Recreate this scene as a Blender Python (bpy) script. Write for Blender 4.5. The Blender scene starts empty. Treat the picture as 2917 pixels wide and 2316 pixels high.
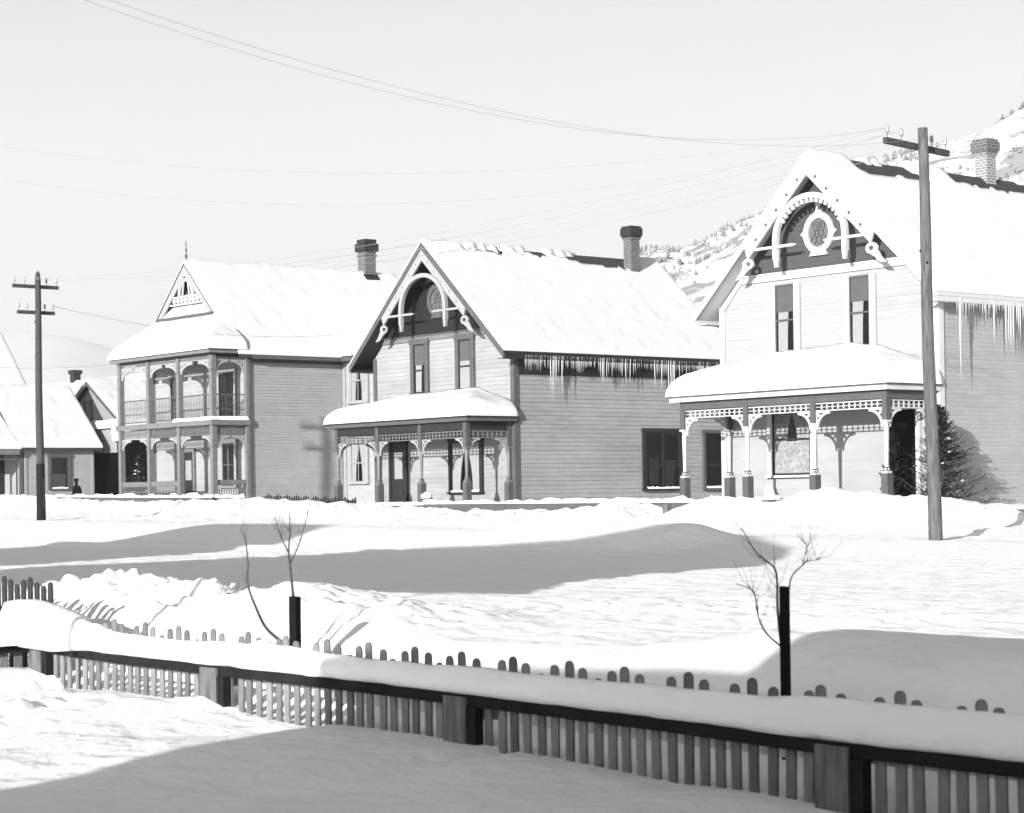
import bpy, math, random
import numpy as np
from mathutils import Vector, Matrix
random.seed(7)
PI = math.pi
COL = bpy.context.scene.collection

# ------------------------------------------------------------------ layout
# eye level is z = 0; the street runs along A, the house side walls along B
AX = np.array([-.63088, .77588]); BX = np.array([.77588, .63088])
HROT = math.atan2(-AX[1], -AX[0])             # local +x = towards the near end of the street, +y = into the lots
def TB(t, b): return (t*AX[0]+b*BX[0], t*AX[1]+b*BX[1])
FB = 9.627                                    # the near fence line

# ------------------------------------------------------------------ noise
def _hash(ix, iy, s):
    n = (ix*374761393 + iy*668265263 + s*1442695041) & 0xffffffff
    n = ((n ^ (n >> 13))*1274126177) & 0xffffffff
    n = n ^ (n >> 16)
    return (n & 0xffff)/65535.0
def vnoise(x, y, s=0):
    x = np.asarray(x, float); y = np.asarray(y, float)
    xi = np.floor(x).astype(np.int64); yi = np.floor(y).astype(np.int64)
    fx = x-xi; fy = y-yi
    fx = fx*fx*fx*(fx*(fx*6-15)+10); fy = fy*fy*fy*(fy*(fy*6-15)+10)
    a = _hash(xi, yi, s); b = _hash(xi+1, yi, s); c = _hash(xi, yi+1, s); d = _hash(xi+1, yi+1, s)
    return (a*(1-fx)+b*fx)*(1-fy)+(c*(1-fx)+d*fx)*fy - .5
def fbm(x, y, s=0, o=4):
    r = 0; a = 1.
    for k in range(o):
        r = r + a*vnoise(x*2**k+17*k, y*2**k+5*k, s+k); a *= .5
    return r
def sstep(a, b, x):
    u = np.clip((np.asarray(x, float)-a)/(b-a), 0, 1); return u*u*(3-2*u)

# ------------------------------------------------------------------ materials
def mat(name, g, rough=.75, bump=None, var=0., vscale=3., spec=.3, bdist=.01, stretch=None, detail=6):
    m = bpy.data.materials.new(name); m.use_nodes = True
    nt = m.node_tree; p = nt.nodes['Principled BSDF']
    p.inputs['Base Color'].default_value = (g, g, g, 1)
    p.inputs['Roughness'].default_value = rough
    p.inputs['Specular IOR Level'].default_value = spec
    tc = nt.nodes.new('ShaderNodeTexCoord'); src = tc.outputs['Object']
    if stretch:
        mp = nt.nodes.new('ShaderNodeMapping'); mp.inputs['Scale'].default_value = stretch
        nt.links.new(src, mp.inputs['Vector']); src = mp.outputs['Vector']
    if var:
        n = nt.nodes.new('ShaderNodeTexNoise'); n.inputs['Scale'].default_value = vscale
        n.inputs['Detail'].default_value = detail; nt.links.new(src, n.inputs['Vector'])
        mr = nt.nodes.new('ShaderNodeMapRange'); mr.inputs['From Min'].default_value = .25; mr.inputs['From Max'].default_value = .75
        mr.inputs['To Min'].default_value = g*(1-var); mr.inputs['To Max'].default_value = g*(1+var)
        nt.links.new(n.outputs['Fac'], mr.inputs['Value'])
        cb = nt.nodes.new('ShaderNodeCombineColor')
        for i in range(3): nt.links.new(mr.outputs['Result'], cb.inputs[i])
        nt.links.new(cb.outputs['Color'], p.inputs['Base Color'])
    if bump:
        n = nt.nodes.new('ShaderNodeTexNoise'); n.inputs['Scale'].default_value = bump
        n.inputs['Detail'].default_value = detail; nt.links.new(src, n.inputs['Vector'])
        bp = nt.nodes.new('ShaderNodeBump'); bp.inputs['Strength'].default_value = 1; bp.inputs['Distance'].default_value = bdist
        nt.links.new(n.outputs['Fac'], bp.inputs['Height']); nt.links.new(bp.outputs['Normal'], p.inputs['Normal'])
    return m
M = {}
M['snow'] = mat('snow', .82, .8, bump=3.5, bdist=.055, detail=9, spec=.1, var=.03, vscale=1.5)
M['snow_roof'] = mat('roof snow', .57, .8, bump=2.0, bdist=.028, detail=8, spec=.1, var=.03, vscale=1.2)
M['sidB'] = mat('grey clapboard paint', .242, .7, bump=30, bdist=.002, var=.08, vscale=2, stretch=(1, 1, 4))
M['sidC'] = mat('pale clapboard paint', .28, .7, bump=30, bdist=.002, var=.05, vscale=2, stretch=(1, 1, 4))
M['sidA'] = mat('light clapboard paint', .265, .7, bump=30, bdist=.002, var=.07, vscale=2, stretch=(1, 1, 4))
M['dark'] = mat('dark trim paint', .016, .6, var=.2, vscale=4)
M['mid'] = mat('mid grey trim paint', .07, .6, var=.15, vscale=4)
M['midlt'] = mat('medium light trim paint', .13, .6, var=.15, vscale=4)
M['light'] = mat('light trim paint', .25, .6, var=.06, vscale=4)
M['white'] = mat('white trim paint', .44, .6, var=.04, vscale=4)
M['panB'] = mat('dark gable shingles', .01, .7, var=.25, vscale=9, stretch=(1, 1, 5))
M['panC'] = mat('grey gable boards', .055, .7, var=.15, vscale=9, stretch=(1, 1, 5))
M['roof'] = mat('dark roof boards', .035, .9, var=.3, vscale=6)
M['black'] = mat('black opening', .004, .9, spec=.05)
M['cloth'] = mat('lace curtain', .32, .9, var=.15, vscale=6, stretch=(6, 6, 1))
M['lace'] = mat('net curtain', .30, .9, var=.45, vscale=14, detail=3)
M['clothdim'] = mat('dim window blind', .10, .9, var=.1, vscale=5)
M['polew'] = mat('weathered pole wood', .085, .85, bump=8, bdist=.03, var=.5, vscale=5, stretch=(4, 4, .5))
M['poled'] = mat('dark pole wood', .042, .85, bump=8, bdist=.01, var=.3, vscale=5, stretch=(4, 4, .4))
M['poleb'] = mat('charred pole foot', .006, .9)
M['fence'] = mat('weathered picket wood', .145, .85, bump=14, bdist=.004, var=.4, vscale=6, stretch=(4, 4, .6))
def vary(m, k):
    nt = m.node_tree; p = nt.nodes['Principled BSDF']; src = p.inputs['Base Color'].links[0].from_socket
    oi = nt.nodes.new('ShaderNodeObjectInfo'); mr = nt.nodes.new('ShaderNodeMapRange'); mr.inputs['To Min'].default_value = 1-k; mr.inputs['To Max'].default_value = 1+k
    nt.links.new(oi.outputs['Random'], mr.inputs['Value']); vm = nt.nodes.new('ShaderNodeVectorMath'); vm.operation = 'SCALE'
    nt.links.new(src, vm.inputs[0]); nt.links.new(mr.outputs['Result'], vm.inputs['Scale']); nt.links.new(vm.outputs[0], p.inputs['Base Color'])
vary(M['fence'], .35)
M['gateshade'] = mat('gate wood with painted shade', .03, .85, bump=14, bdist=.004, var=.4, vscale=6, stretch=(4, 4, .6))  # near-black tone stands in for shade on the gate pickets
M['fencedk'] = mat('dark rail paint and post shade', .012, .8, bump=14, bdist=.004, var=.4, vscale=5, spec=.1)
M['postw'] = mat('post board wood', .11, .85, bump=14, bdist=.008, var=.55, vscale=5, stretch=(4, 4, .6))
M['bark'] = mat('sapling bark', .05, .9, var=.3, vscale=20)
M['stake'] = mat('tarred stake', .008, .9, spec=.05)
M['wire'] = mat('wire', .32, .6)
M['glassins'] = mat('glass insulator', .25, .2, spec=.5)
M['ice'] = mat('ice', .42, .15, spec=.6)
M['needle'] = mat('evergreen needles', .022, .8, var=.5, vscale=8)
M['needle2'] = mat('evergreen needles dusted', .05, .8, var=.5, vscale=8)
M['coat'] = mat('dark coat wool', .008, .95, spec=.1)
M['skin'] = mat('skin', .25, .6)
M['hillveg'] = mat('hazed hill brush', .2, .9, var=.4, vscale=.2)  # brush tone lightened to suggest haze
M['barn'] = mat('tarred barn boards', .002, .95, spec=.02)
M['sidG'] = mat('weathered grey boards', .13, .8, bump=20, bdist=.003, var=.15, vscale=3, stretch=(1, 1, 4))
M['sidE'] = mat('pale far house paint', .22, .8, var=.05, vscale=2)
def brickmat(name, g1, g2, mortar, top=None):
    m = mat(name, g1, .9); nt = m.node_tree; p = nt.nodes['Principled BSDF']
    tc = nt.nodes.new('ShaderNodeTexCoord'); sx = nt.nodes.new('ShaderNodeSeparateXYZ'); cx = nt.nodes.new('ShaderNodeCombineXYZ')
    ad = nt.nodes.new('ShaderNodeMath'); ad.operation = 'ADD'
    nt.links.new(tc.outputs['Object'], sx.inputs[0]); nt.links.new(sx.outputs['X'], ad.inputs[0]); nt.links.new(sx.outputs['Y'], ad.inputs[1])
    nt.links.new(ad.outputs[0], cx.inputs['X']); nt.links.new(sx.outputs['Z'], cx.inputs['Y'])
    b = nt.nodes.new('ShaderNodeTexBrick'); b.inputs['Scale'].default_value = 1
    b.inputs['Brick Width'].default_value = .22; b.inputs['Row Height'].default_value = .085; b.inputs['Mortar Size'].default_value = .016
    b.inputs['Color1'].default_value = (g1, g1, g1, 1); b.inputs['Color2'].default_value = (g2, g2, g2, 1); b.inputs['Mortar'].default_value = (mortar,)*3+(1,)
    nt.links.new(cx.outputs[0], b.inputs['Vector']); nt.links.new(b.outputs['Color'], p.inputs['Base Color'])
    bp = nt.nodes.new('ShaderNodeBump'); bp.inputs['Distance'].default_value = .012; bp.invert = True
    nt.links.new(b.outputs['Fac'], bp.inputs['Height']); nt.links.new(bp.outputs['Normal'], p.inputs['Normal'])
    return m
M['brick'] = brickmat('chimney brick', .085, .05, .17)
M['brickd'] = brickmat('sooty chimney brick', .018, .012, .03)
M['brickl'] = brickmat('pale chimney brick', .17, .12, .34)
g = bpy.data.materials.new('window glass'); g.use_nodes = True; nt = g.node_tree
for n in list(nt.nodes): nt.nodes.remove(n)
o = nt.nodes.new('ShaderNodeOutputMaterial'); mx = nt.nodes.new('ShaderNodeMixShader'); tr = nt.nodes.new('ShaderNodeBsdfTransparent'); gl = nt.nodes.new('ShaderNodeBsdfGlossy')
gl.inputs['Roughness'].default_value = .03; tr.inputs['Color'].default_value = (.86, .86, .86, 1)
lw = nt.nodes.new('ShaderNodeLayerWeight'); lw.inputs['Blend'].default_value = .25
nt.links.new(lw.outputs['Fresnel'], mx.inputs['Fac']); nt.links.new(tr.outputs[0], mx.inputs[1]); nt.links.new(gl.outputs[0], mx.inputs[2]); nt.links.new(mx.outputs[0], o.inputs['Surface'])
M['glass'] = g

def boards(m, pitch, k, L=3.4):
    nt = m.node_tree; p = nt.nodes['Principled BSDF']; src = p.inputs['Base Color'].links[0].from_socket
    tc = nt.nodes.new('ShaderNodeTexCoord'); sx = nt.nodes.new('ShaderNodeSeparateXYZ'); nt.links.new(tc.outputs['Object'], sx.inputs[0])
    def mth(op, a, b=None):
        n = nt.nodes.new('ShaderNodeMath'); n.operation = op
        for i, q in enumerate((a, b)):
            if q is None: continue
            if isinstance(q, (int, float)): n.inputs[i].default_value = q
            else: nt.links.new(q, n.inputs[i])
        return n.outputs[0]
    row = mth('FLOOR', mth('DIVIDE', sx.outputs['Z'], pitch)); off = mth('MULTIPLY', mth('SINE', mth('MULTIPLY', row, 12.9)), 1.7)
    seg = mth('FLOOR', mth('DIVIDE', mth('ADD', mth('ADD', sx.outputs['X'], sx.outputs['Y']), off), L))
    cx = nt.nodes.new('ShaderNodeCombineXYZ'); nt.links.new(row, cx.inputs[0]); nt.links.new(seg, cx.inputs[1])
    wn = nt.nodes.new('ShaderNodeTexWhiteNoise'); nt.links.new(cx.outputs[0], wn.inputs['Vector'])
    n = nt.nodes.new('ShaderNodeTexNoise'); n.inputs['Scale'].default_value = .5; n.inputs['Detail'].default_value = 5; nt.links.new(tc.outputs['Object'], n.inputs['Vector'])
    f = mth('ADD', mth('MULTIPLY', mth('SUBTRACT', wn.outputs['Value'], .5), k), mth('ADD', mth('MULTIPLY', mth('SUBTRACT', n.outputs['Fac'], .5), .35), 1.))
    vm = nt.nodes.new('ShaderNodeVectorMath'); vm.operation = 'SCALE'; nt.links.new(src, vm.inputs[0]); nt.links.new(f, vm.inputs['Scale']); nt.links.new(vm.outputs[0], p.inputs['Base Color'])
boards(M['sidB'], .155, .16); boards(M['sidC'], .12, .09); boards(M['sidA'], .13, .12); boards(M['sidG'], .2, .2)
# ------------------------------------------------------------------ mesh helpers
class MB:
    def __init__(s): s.v = []; s.f = []; s.m = []; s.mats = []; s.sm = []
    def mi(s, m):
        if m not in s.mats: s.mats.append(m)
        return s.mats.index(m)
    def face(s, pts, m, smooth=False):
        k = len(s.v); s.v += [tuple(p) for p in pts]; s.f.append(tuple(range(k, k+len(pts)))); s.m.append(s.mi(m)); s.sm.append(smooth)
    def raw(s, vs, fs, m, smooth=False):
        k = len(s.v); s.v += [tuple(p) for p in vs]; i = s.mi(m)
        for f in fs: s.f.append(tuple(q+k for q in f)); s.m.append(i); s.sm.append(smooth)
    def box(s, x0, x1, y0, y1, z0, z1, m, fr=None):
        P = [(x, y, z) for z in (z0, z1) for y in (y0, y1) for x in (x0, x1)]
        if fr: P = [fr(*p) for p in P]
        s.raw(P, [(0, 2, 3, 1), (4, 5, 7, 6), (0, 1, 5, 4), (2, 6, 7, 3), (0, 4, 6, 2), (1, 3, 7, 5)], m)
    def prism(s, poly, d0, d1, m, fr):            # polygon in (u,v), pushed from d0 to d1
        n = len(poly)
        V = [fr(u, v, d0) for u, v in poly]+[fr(u, v, d1) for u, v in poly]
        s.raw(V, [tuple(range(n)), tuple(range(2*n-1, n-1, -1))]+[(i, i+n, (i+1) % n+n, (i+1) % n) for i in range(n)], m)
    def strip(s, A, B, d0, d1, m, fr):            # band between two polylines, pushed from d0 to d1
        for i in range(len(A)-1): s.prism([A[i], A[i+1], B[i+1], B[i]], d0, d1, m, fr)
    def bar(s, p, q, w, h, m, fr, d=0):           # straight bar in the (u,v) plane of a frame
        (u0, v0), (u1, v1) = p, q; L = math.hypot(u1-u0, v1-v0) or 1; nx, ny = -(v1-v0)/L*w/2, (u1-u0)/L*w/2
        s.prism([(u0+nx, v0+ny), (u1+nx, v1+ny), (u1-nx, v1-ny), (u0-nx, v0-ny)], d, d+h, m, fr)
    def tube(s, pts, rad, m, n=8, cap=True, smooth=True):
        rings = []; up = Vector((0, 0, 1)); pts = [Vector(p) for p in pts]
        for i, p in enumerate(pts):
            d = (pts[min(i+1, len(pts)-1)]-pts[max(i-1, 0)]).normalized()
            if i == 0:
                x = d.cross(up) if abs(d.z) < .9 else Vector((1, 0, 0))
            x = x-d*x.dot(d)
            x.normalize(); y = x.cross(d).normalized()
            r = rad[i] if hasattr(rad, '__len__') else rad
            rings.append([p+x*math.cos(2*PI*j/n)*r+y*math.sin(2*PI*j/n)*r for j in range(n)])
        V = [q for rg in rings for q in rg]; Fc = []
        for i in range(len(pts)-1):
            for j in range(n): Fc.append((i*n+j, i*n+(j+1) % n, (i+1)*n+(j+1) % n, (i+1)*n+j))
        s.raw(V, Fc, m, smooth)
        if cap: s.face(rings[0], m); s.face(rings[-1][::-1], m)
    def lathe(s, prof, c, m, n=10, smooth=True):  # profile [(r,z)...] round a vertical axis
        s.tube([(c[0], c[1], c[2]+z) for r, z in prof], [max(r, .001) for r, z in prof], m, n, True, smooth)
    def build(s, name, parent=None, bevel=0, fix=True):
        me = bpy.data.meshes.new(name); me.from_pydata(s.v, [], s.f)
        for m in s.mats: me.materials.append(m)
        me.polygons.foreach_set('material_index', s.m); me.polygons.foreach_set('use_smooth', s.sm); me.update()
        ob = bpy.data.objects.new(name, me); COL.objects.link(ob)
        if parent: ob.parent = parent
        if bevel:
            md = ob.modifiers.new('b', 'BEVEL'); md.width = bevel; md.segments = 1; md.limit_method = 'ANGLE'
        return ob
def tag(o, label=None, cat=None, group=None, kind=None):
    if label: o['label'] = label
    if cat: o['category'] = cat
    if group: o['group'] = group
    if kind: o['kind'] = kind
    return o
def thing(name, loc, rot, label, cat, group=None):
    o = bpy.data.objects.new(name, None); COL.objects.link(o); o.location = loc; o.rotation_euler = (0, 0, rot)
    o.empty_display_size = .3
    return tag(o, label, cat, group)
def copy_tree(o, parent=None):
    c = o.copy(); COL.objects.link(c)
    if parent: c.parent = parent
    for ch in list(o.children): copy_tree(ch, c)
    return c

# frames: (u along the wall, v up, d outwards)
def FR(y0=0.): return lambda u, v, d: (u, y0-d, v)          # front walls, facing -y
def SR(x0=0.): return lambda u, v, d: (x0+d, u, v)          # walls facing +x
def SL(x0=0.): return lambda u, v, d: (x0-d, u, v)

def siding(mb, fr, z0, z1, xl, xr, m, pitch=.165, lap=.022, d0=0.):
    """lapped boards between heights; xl/xr give the ends at a height"""
    n = max(1, round((z1-z0)/pitch)); h = (z1-z0)/n
    for k in range(n):
        a = z0+k*h; b = a+h
        la, ra, lb, rb = xl(a), xr(a), xl(b), xr(b)
        if ra-la < .02: continue
        if rb-lb < .01: lb = rb = (lb+rb)/2
        mb.raw([fr(la, a, d0+lap), fr(ra, a, d0+lap), fr(rb, b, d0+.003), fr(lb, b, d0+.003), fr(la, a, d0), fr(ra, a, d0)],
               [(0, 1, 2, 3), (4, 5, 1, 0)], m)
def const(c): return lambda z: c

def snowgrid(name, parent, X, Y, zf, T, edge=.3, hole=None, seed=0, nz=.03, floor=.015, free=(1, 1, 1, 1), m='snow_roof', low=None):
    """snow lying on a roof: thickness T, rounded down to the roof at its free edges; hole() < 0 bares the roof"""
    x0, x1 = X; y0, y1 = Y
    def axis(a, b, fa, fb):
        n = max(6, int((b-a)/.11)); r = np.linspace(a, b, n)
        ex = []
        if fa: ex += [a+edge*q for q in (.02, .06, .12, .22, .35, .55, .8)]
        if fb: ex += [b-edge*q for q in (.02, .06, .12, .22, .35, .55, .8)]
        return np.unique(np.round(np.concatenate([r, ex]), 4))
    xs = axis(x0, x1, free[0], free[1]); ys = axis(y0, y1, free[2], free[3])
    gx, gy = np.meshgrid(xs, ys)
    d = np.full(gx.shape, 9.)
    if free[0]: d = np.minimum(d, gx-x0)
    if free[1]: d = np.minimum(d, x1-gx)
    if free[2]: d = np.minimum(d, gy-y0)
    if free[3]: d = np.minimum(d, y1-gy)
    q = np.clip(d/edge, 0, 1); ef = np.sqrt(np.clip(1-(1-q)**2, 0, 1))
    th = T*ef*(1+.22*fbm(gx*.6+seed, gy*.6, seed, 3)) + nz*fbm(gx*2.3, gy*2.3, seed+9, 3)*ef
    if low is not None: th = th*low(gx, gy)
    zr = zf(gx, gy); 
    if hole is not None: th = np.where(hole(gx, gy) > 0, -.06, th)
    gz = zr+np.where(th < 0, th, th+floor)
    ny, nx = gx.shape
    V = np.stack([gx, gy, gz], -1).reshape(-1, 3).tolist(); F = []
    for j in range(ny-1):
        for i in range(nx-1): k = j*nx+i; F.append((k, k+1, k+nx+1, k+nx))
    # skirt
    ring = [(0, i) for i in range(nx)]+[(j, nx-1) for j in range(1, ny)]+[(ny-1, i) for i in range(nx-2, -1, -1)]+[(j, 0) for j in range(ny-2, 0, -1)]
    b0 = len(V)
    for j, i in ring: V.append((float(gx[j, i]), float(gy[j, i]), float(zr[j, i])-.02))
    L = len(ring)
    for k in range(L):
        a = ring[k][0]*nx+ring[k][1]; c = ring[(k+1) % L][0]*nx+ring[(k+1) % L][1]
        F.append((a, b0+k, b0+(k+1) % L, c))
    mb = MB(); mb.raw(V, F, M[m], True)
    return mb.build(name, parent)

# ------------------------------------------------------------------ windows, doors
def window(par, fr, u0, u1, v0, v1, cas, sash, cw=.13, meet=.5, mull=0, curtain='sides', sill=True, d0=.02, snow=False, label=None, blind=0, bars=0, top=True):
    w = MB(); D = d0+.07
    w.box(u0-cw, u0, v0-.02, v1+cw, d0, D, cas, lambda a, b, c: fr(a, b, c)) if False else None
    def bx(a0, a1, b0, b1, c0, c1, m): w.prism([(a0, b0), (a1, b0), (a1, b1), (a0, b1)], c0, c1, m, fr)
    bx(u0-cw, u0, v0, v1, d0, D, cas); bx(u1, u1+cw, v0, v1, d0, D, cas)
    if top: bx(u0-cw-.03, u1+cw+.03, v1, v1+cw, d0, D+.02, cas)
    if sill: bx(u0-cw-.04, u1+cw+.04, v0-.07, v0, d0, D+.06, cas)
    bx(u0, u1, v0, v1, d0-.01, d0+.004, M['black'])
    s = .045; e0, e1 = d0+.028, d0+.055
    bx(u0, u0+s, v0, v1, e0, e1, sash); bx(u1-s, u1, v0, v1, e0, e1, sash)
    bx(u0+s, u1-s, v0, v0+s*1.3, e0, e1, sash); bx(u0+s, u1-s, v1-s, v1, e0, e1, sash)
    if meet: vm = v0+(v1-v0)*meet; bx(u0+s, u1-s, vm-.025, vm+.025, e0+.001, e1+.004, sash)
    for k in range(mull): um = u0+(u1-u0)*(k+1)/(mull+1); bx(um-.035-.02*(mull == 1), um+.035+.02*(mull == 1), v0+s*1.3, v1-s, e0+.002, e1+.008, sash)
    for k in range(bars): um = u0+(u1-u0)*(k+1)/(bars+1); bx(um-.012, um+.012, v0+s*1.3, v1-s, e0+.002, e1-.004, sash)
    ob = w.build('window', par)
    if label: ob['label'] = label
    p = MB(); p.face([fr(u0+s, v0+s, d0+.036), fr(u1-s, v0+s, d0+.036), fr(u1-s, v1-s, d0+.036), fr(u0+s, v1-s, d0+.036)], M['glass']); p.build('pane', ob)
    def drape(side, a, b, top, bot, narrow, cm='cloth', dz=0.):
        c = MB(); n = 14; rows = 7; P = []
        for r in range(rows+1):
            f = r/rows; v = top+(bot-top)*f; k = 1-narrow*math.sin(min(1, f*1.1)*PI*.5)
            for i in range(n+1):
                g_ = i/n; uu = a+(b-a)*g_*k
                P.append(fr(uu, v, d0+.012+dz+.007*math.sin(g_*22+r*.3)))
        c.raw(P, [(r*(n+1)+i, r*(n+1)+i+1, (r+1)*(n+1)+i+1, (r+1)*(n+1)+i) for r in range(rows) for i in range(n)], M[cm], True)
        c.build('curtain', ob)
    W_ = u1-u0
    ct = v0+(v1-v0)*(1-blind)
    if curtain == 'sides': drape(0, u0+s, u0+W_*.5, ct, v0+.05, .45); drape(1, u1-s, u0+W_*.5, ct, v0+.05, .45)
    if curtain == 'lace':
        vm = v0+(v1-v0)*.52; drape(0, u0+s, u0+W_*.5, v1-.08, vm, .28, 'lace'); drape(1, u1-s, u0+W_*.5, v1-.08, vm, .28, 'lace'); drape(0, u0+s, u1-s, vm+.02, v0+.04, .02, 'lace', .003)
    if curtain == 'dim': drape(0, u0+s+.12, u0+W_*.42, v0+(v1-v0)*.55, v0+.15, .1, 'clothdim'); drape(0, u0+W_*.58, u1-s-.1, v0+(v1-v0)*.5, v0+.12, .2, 'clothdim')
    if curtain == 'full': drape(0, u0+s, u1-s, ct, v0+.05, .05)
    if curtain == 'left': drape(0, u0+s+.05, u0+W_*.66, ct, v0+.05, .12)
    if blind:
        c = MB(); c.prism([(u0+s, ct), (u1-s, ct), (u1-s, v1-s), (u0+s, v1-s)], d0+.021, d0+.025, M['clothdim'], fr); c.build('blind', ob)
    if snow:
        c = MB(); n = 16; P = []
        for i in range(n+1):
            uu = u0+(u1-u0)*i/n; h = .05+.05*random.random(); P += [fr(uu, v0, D+.05), fr(uu, v0+h*.7, D+.02), fr(uu, v0+h, D-.02), fr(uu, v0+h*.9, D-.05)]
        c.raw(P, [(i*4+k, i*4+k+1, i*4+k+5, i*4+k+4) for i in range(n) for k in range(3)], M['snow'], True); c.build('sill_snow', ob)
    return ob
def door(par, fr, u0, u1, v0, v1, cas, leaf, pane=True, d0=.02):
    w = MB()
    def bx(q, a0, a1, b0, b1, c0, c1, m): q.prism([(a0, b0), (a1, b0), (a1, b1), (a0, b1)], c0, c1, m, fr)
    bx(w, u0-.14, u0, v0, v1, d0, d0+.08, cas); bx(w, u1, u1+.14, v0, v1, d0, d0+.08, cas); bx(w, u0-.18, u1+.18, v1, v1+.14, d0, d0+.1, cas)
    ob = w.build('door_frame', par)
    l = MB(); bx(l, u0, u1, v0, v1, d0, d0+.03, leaf)
    W_ = u1-u0
    for a, b in ((.12, .46), (.54, .88)): bx(l, u0+W_*a, u0+W_*b, v0+.15, v0+.75, d0+.03, d0+.042, leaf)
    lo = l.build('door', par)
    if pane:
        p = MB(); bx(p, u0+W_*.22, u1-W_*.2, v0+.95, v1-.35, d0+.03, d0+.036, M['cloth']); p.build('curtain', lo)
        p = MB(); p.face([fr(u0+W_*.2, v0+.93, d0+.045), fr(u1-W_*.18, v0+.93, d0+.045), fr(u1-W_*.18, v1-.33, d0+.045), fr(u0+W_*.2, v1-.33, d0+.045)], M['glass']); p.build('pane', lo)
    k = MB(); k.lathe([(.001, -.03), (.03, -.02), (.035, 0), (.03, .02), (.001, .03)], fr(u1-.08, v0+.95, d0+.06), M['mid'], 8); k.build('handle', lo)
    return lo

# ------------------------------------------------------------------ porch woodwork
def bracket(par, fr, u, v, dr, S, m, d=0., th=.05, H=None):
    """lace bracket in the corner of a post and a frieze: (u,v) the corner, dr = +-1 towards the bay"""
    H = H or S; w = MB(); n = 9
    arc_o = [(u+dr*S*(1-math.sin(i/n*PI/2)), v-H*(1-math.cos(i/n*PI/2))) for i in range(n+1)]
    arc_i = [(u+dr*(S*(1-math.sin(i/n*PI/2))-S*.11*math.cos((1-i/n)*0)), v-H*(1-math.cos(i/n*PI/2))+0*H) for i in range(n+1)]
    arc_i = [(max(min(a, u+S), u-S) if True else a, b) for a, b in arc_i]
    b = S*.13
    inner = []
    for i in range(n+1):
        t_ = i/n*PI/2; cx, cy = u+dr*S, v-H
        inner.append((cx-dr*(S+b*0)*math.sin(t_), cy+H*math.cos(t_)))
    outer = inner
    inn = []
    for i in range(n+1):
        t_ = i/n*PI/2; cx, cy = u+dr*S, v-H
        inn.append((cx-dr*(S-b)*math.sin(t_), cy+(H-b)*math.cos(t_)))
    w.strip(outer, inn, d, d+th, m, fr)
    w.bar((u, v-b*.3), (u+dr*S, v-b*.3), b*.6, th*.9, m, fr, d+.003)
    w.bar((u+dr*b*.3, v), (u+dr*b*.3, v-H), b*.6, th*.8, m, fr, d+.005)
    for i in (2, 4.5, 7):      # spokes
        t_ = i/n*PI/2; px, py = u+dr*S-dr*S*math.sin(t_), v-H+H*math.cos(t_)
        w.bar((u, v), (px, py), b*.45, th*.7, m, fr, d+.008)
    c0, c1 = u+dr*S*.2, v-H*.2; r = S*.09
    ring = [(c0+r*math.cos(q*PI/4), c1+r*math.sin(q*PI/4)) for q in range(9)]; ring2 = [(c0+r*.45*math.cos(q*PI/4), c1+r*.45*math.sin(q*PI/4)) for q in range(9)]
    w.strip(ring, ring2, d, d+th*.9, m, fr)
    return w.build('bracket', par)
def frieze(par, fr, u0, u1, v0, v1, m, sp=.16, name='frieze', fat=.018, d=-.02, rail=.028, thru=0):
    w = MB(); dd = d
    w.bar((u0, v0), (u1, v0), rail, .05, m, fr, dd); w.bar((u0, v1), (u1, v1), rail, .05, m, fr, dd)
    if thru: w.bar((u0, v0+(v1-v0)*thru), (u1, v0+(v1-v0)*thru), rail*.6, .03, m, fr, dd+.01)
    n = max(2, round((u1-u0)/sp))
    for i in range(1, n):
        u = u0+(u1-u0)*i/n; h = v1-v0
        for a, b, k in ((0, .3, .6), (.3, .42, 1.5), (.42, .58, .7), (.58, .7, 1.5), (.7, 1, .6)):
            w.bar((u, v0+h*a), (u, v0+h*b), fat*2*k, fat*1.6, m, fr, dd+.01)
    return w.build(name, par)
def post(par, x, y, z0, z1, mtop, mshaft, mbase, zb=.55, zt=1.9, half=False, r=.062):
    w = MB(); w.box(x-.085, x+.085, y-.085, y+.085, zt, z1, mtop)
    w.box(x-.105, x+.105, y-.105, y+.105, zt-.05, zt, mshaft)
    w.lathe([(.07, 0), (.085, .03), (.06, .07), (r*.8, .14), (r, (zt-zb)*.5), (r*1.15, (zt-zb)*.86), (r*.8, (zt-zb)*.9), (.085, (zt-zb)*.95), (.085, zt-zb-.05)], (x, y, zb), mshaft, 10)
    w.box(x-.065, x+.065, y-.065, y+.065, zb-.02, zb+.09, mbase)
    w.box(x-.095, x+.095, y-.095, y+.095, zb-.08, zb-.02, mshaft)
    w.box(x-.115, x+.115, y-.115, y+.115, z0, zb-.08, mbase)
    return w.build('porch_post', par)
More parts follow.
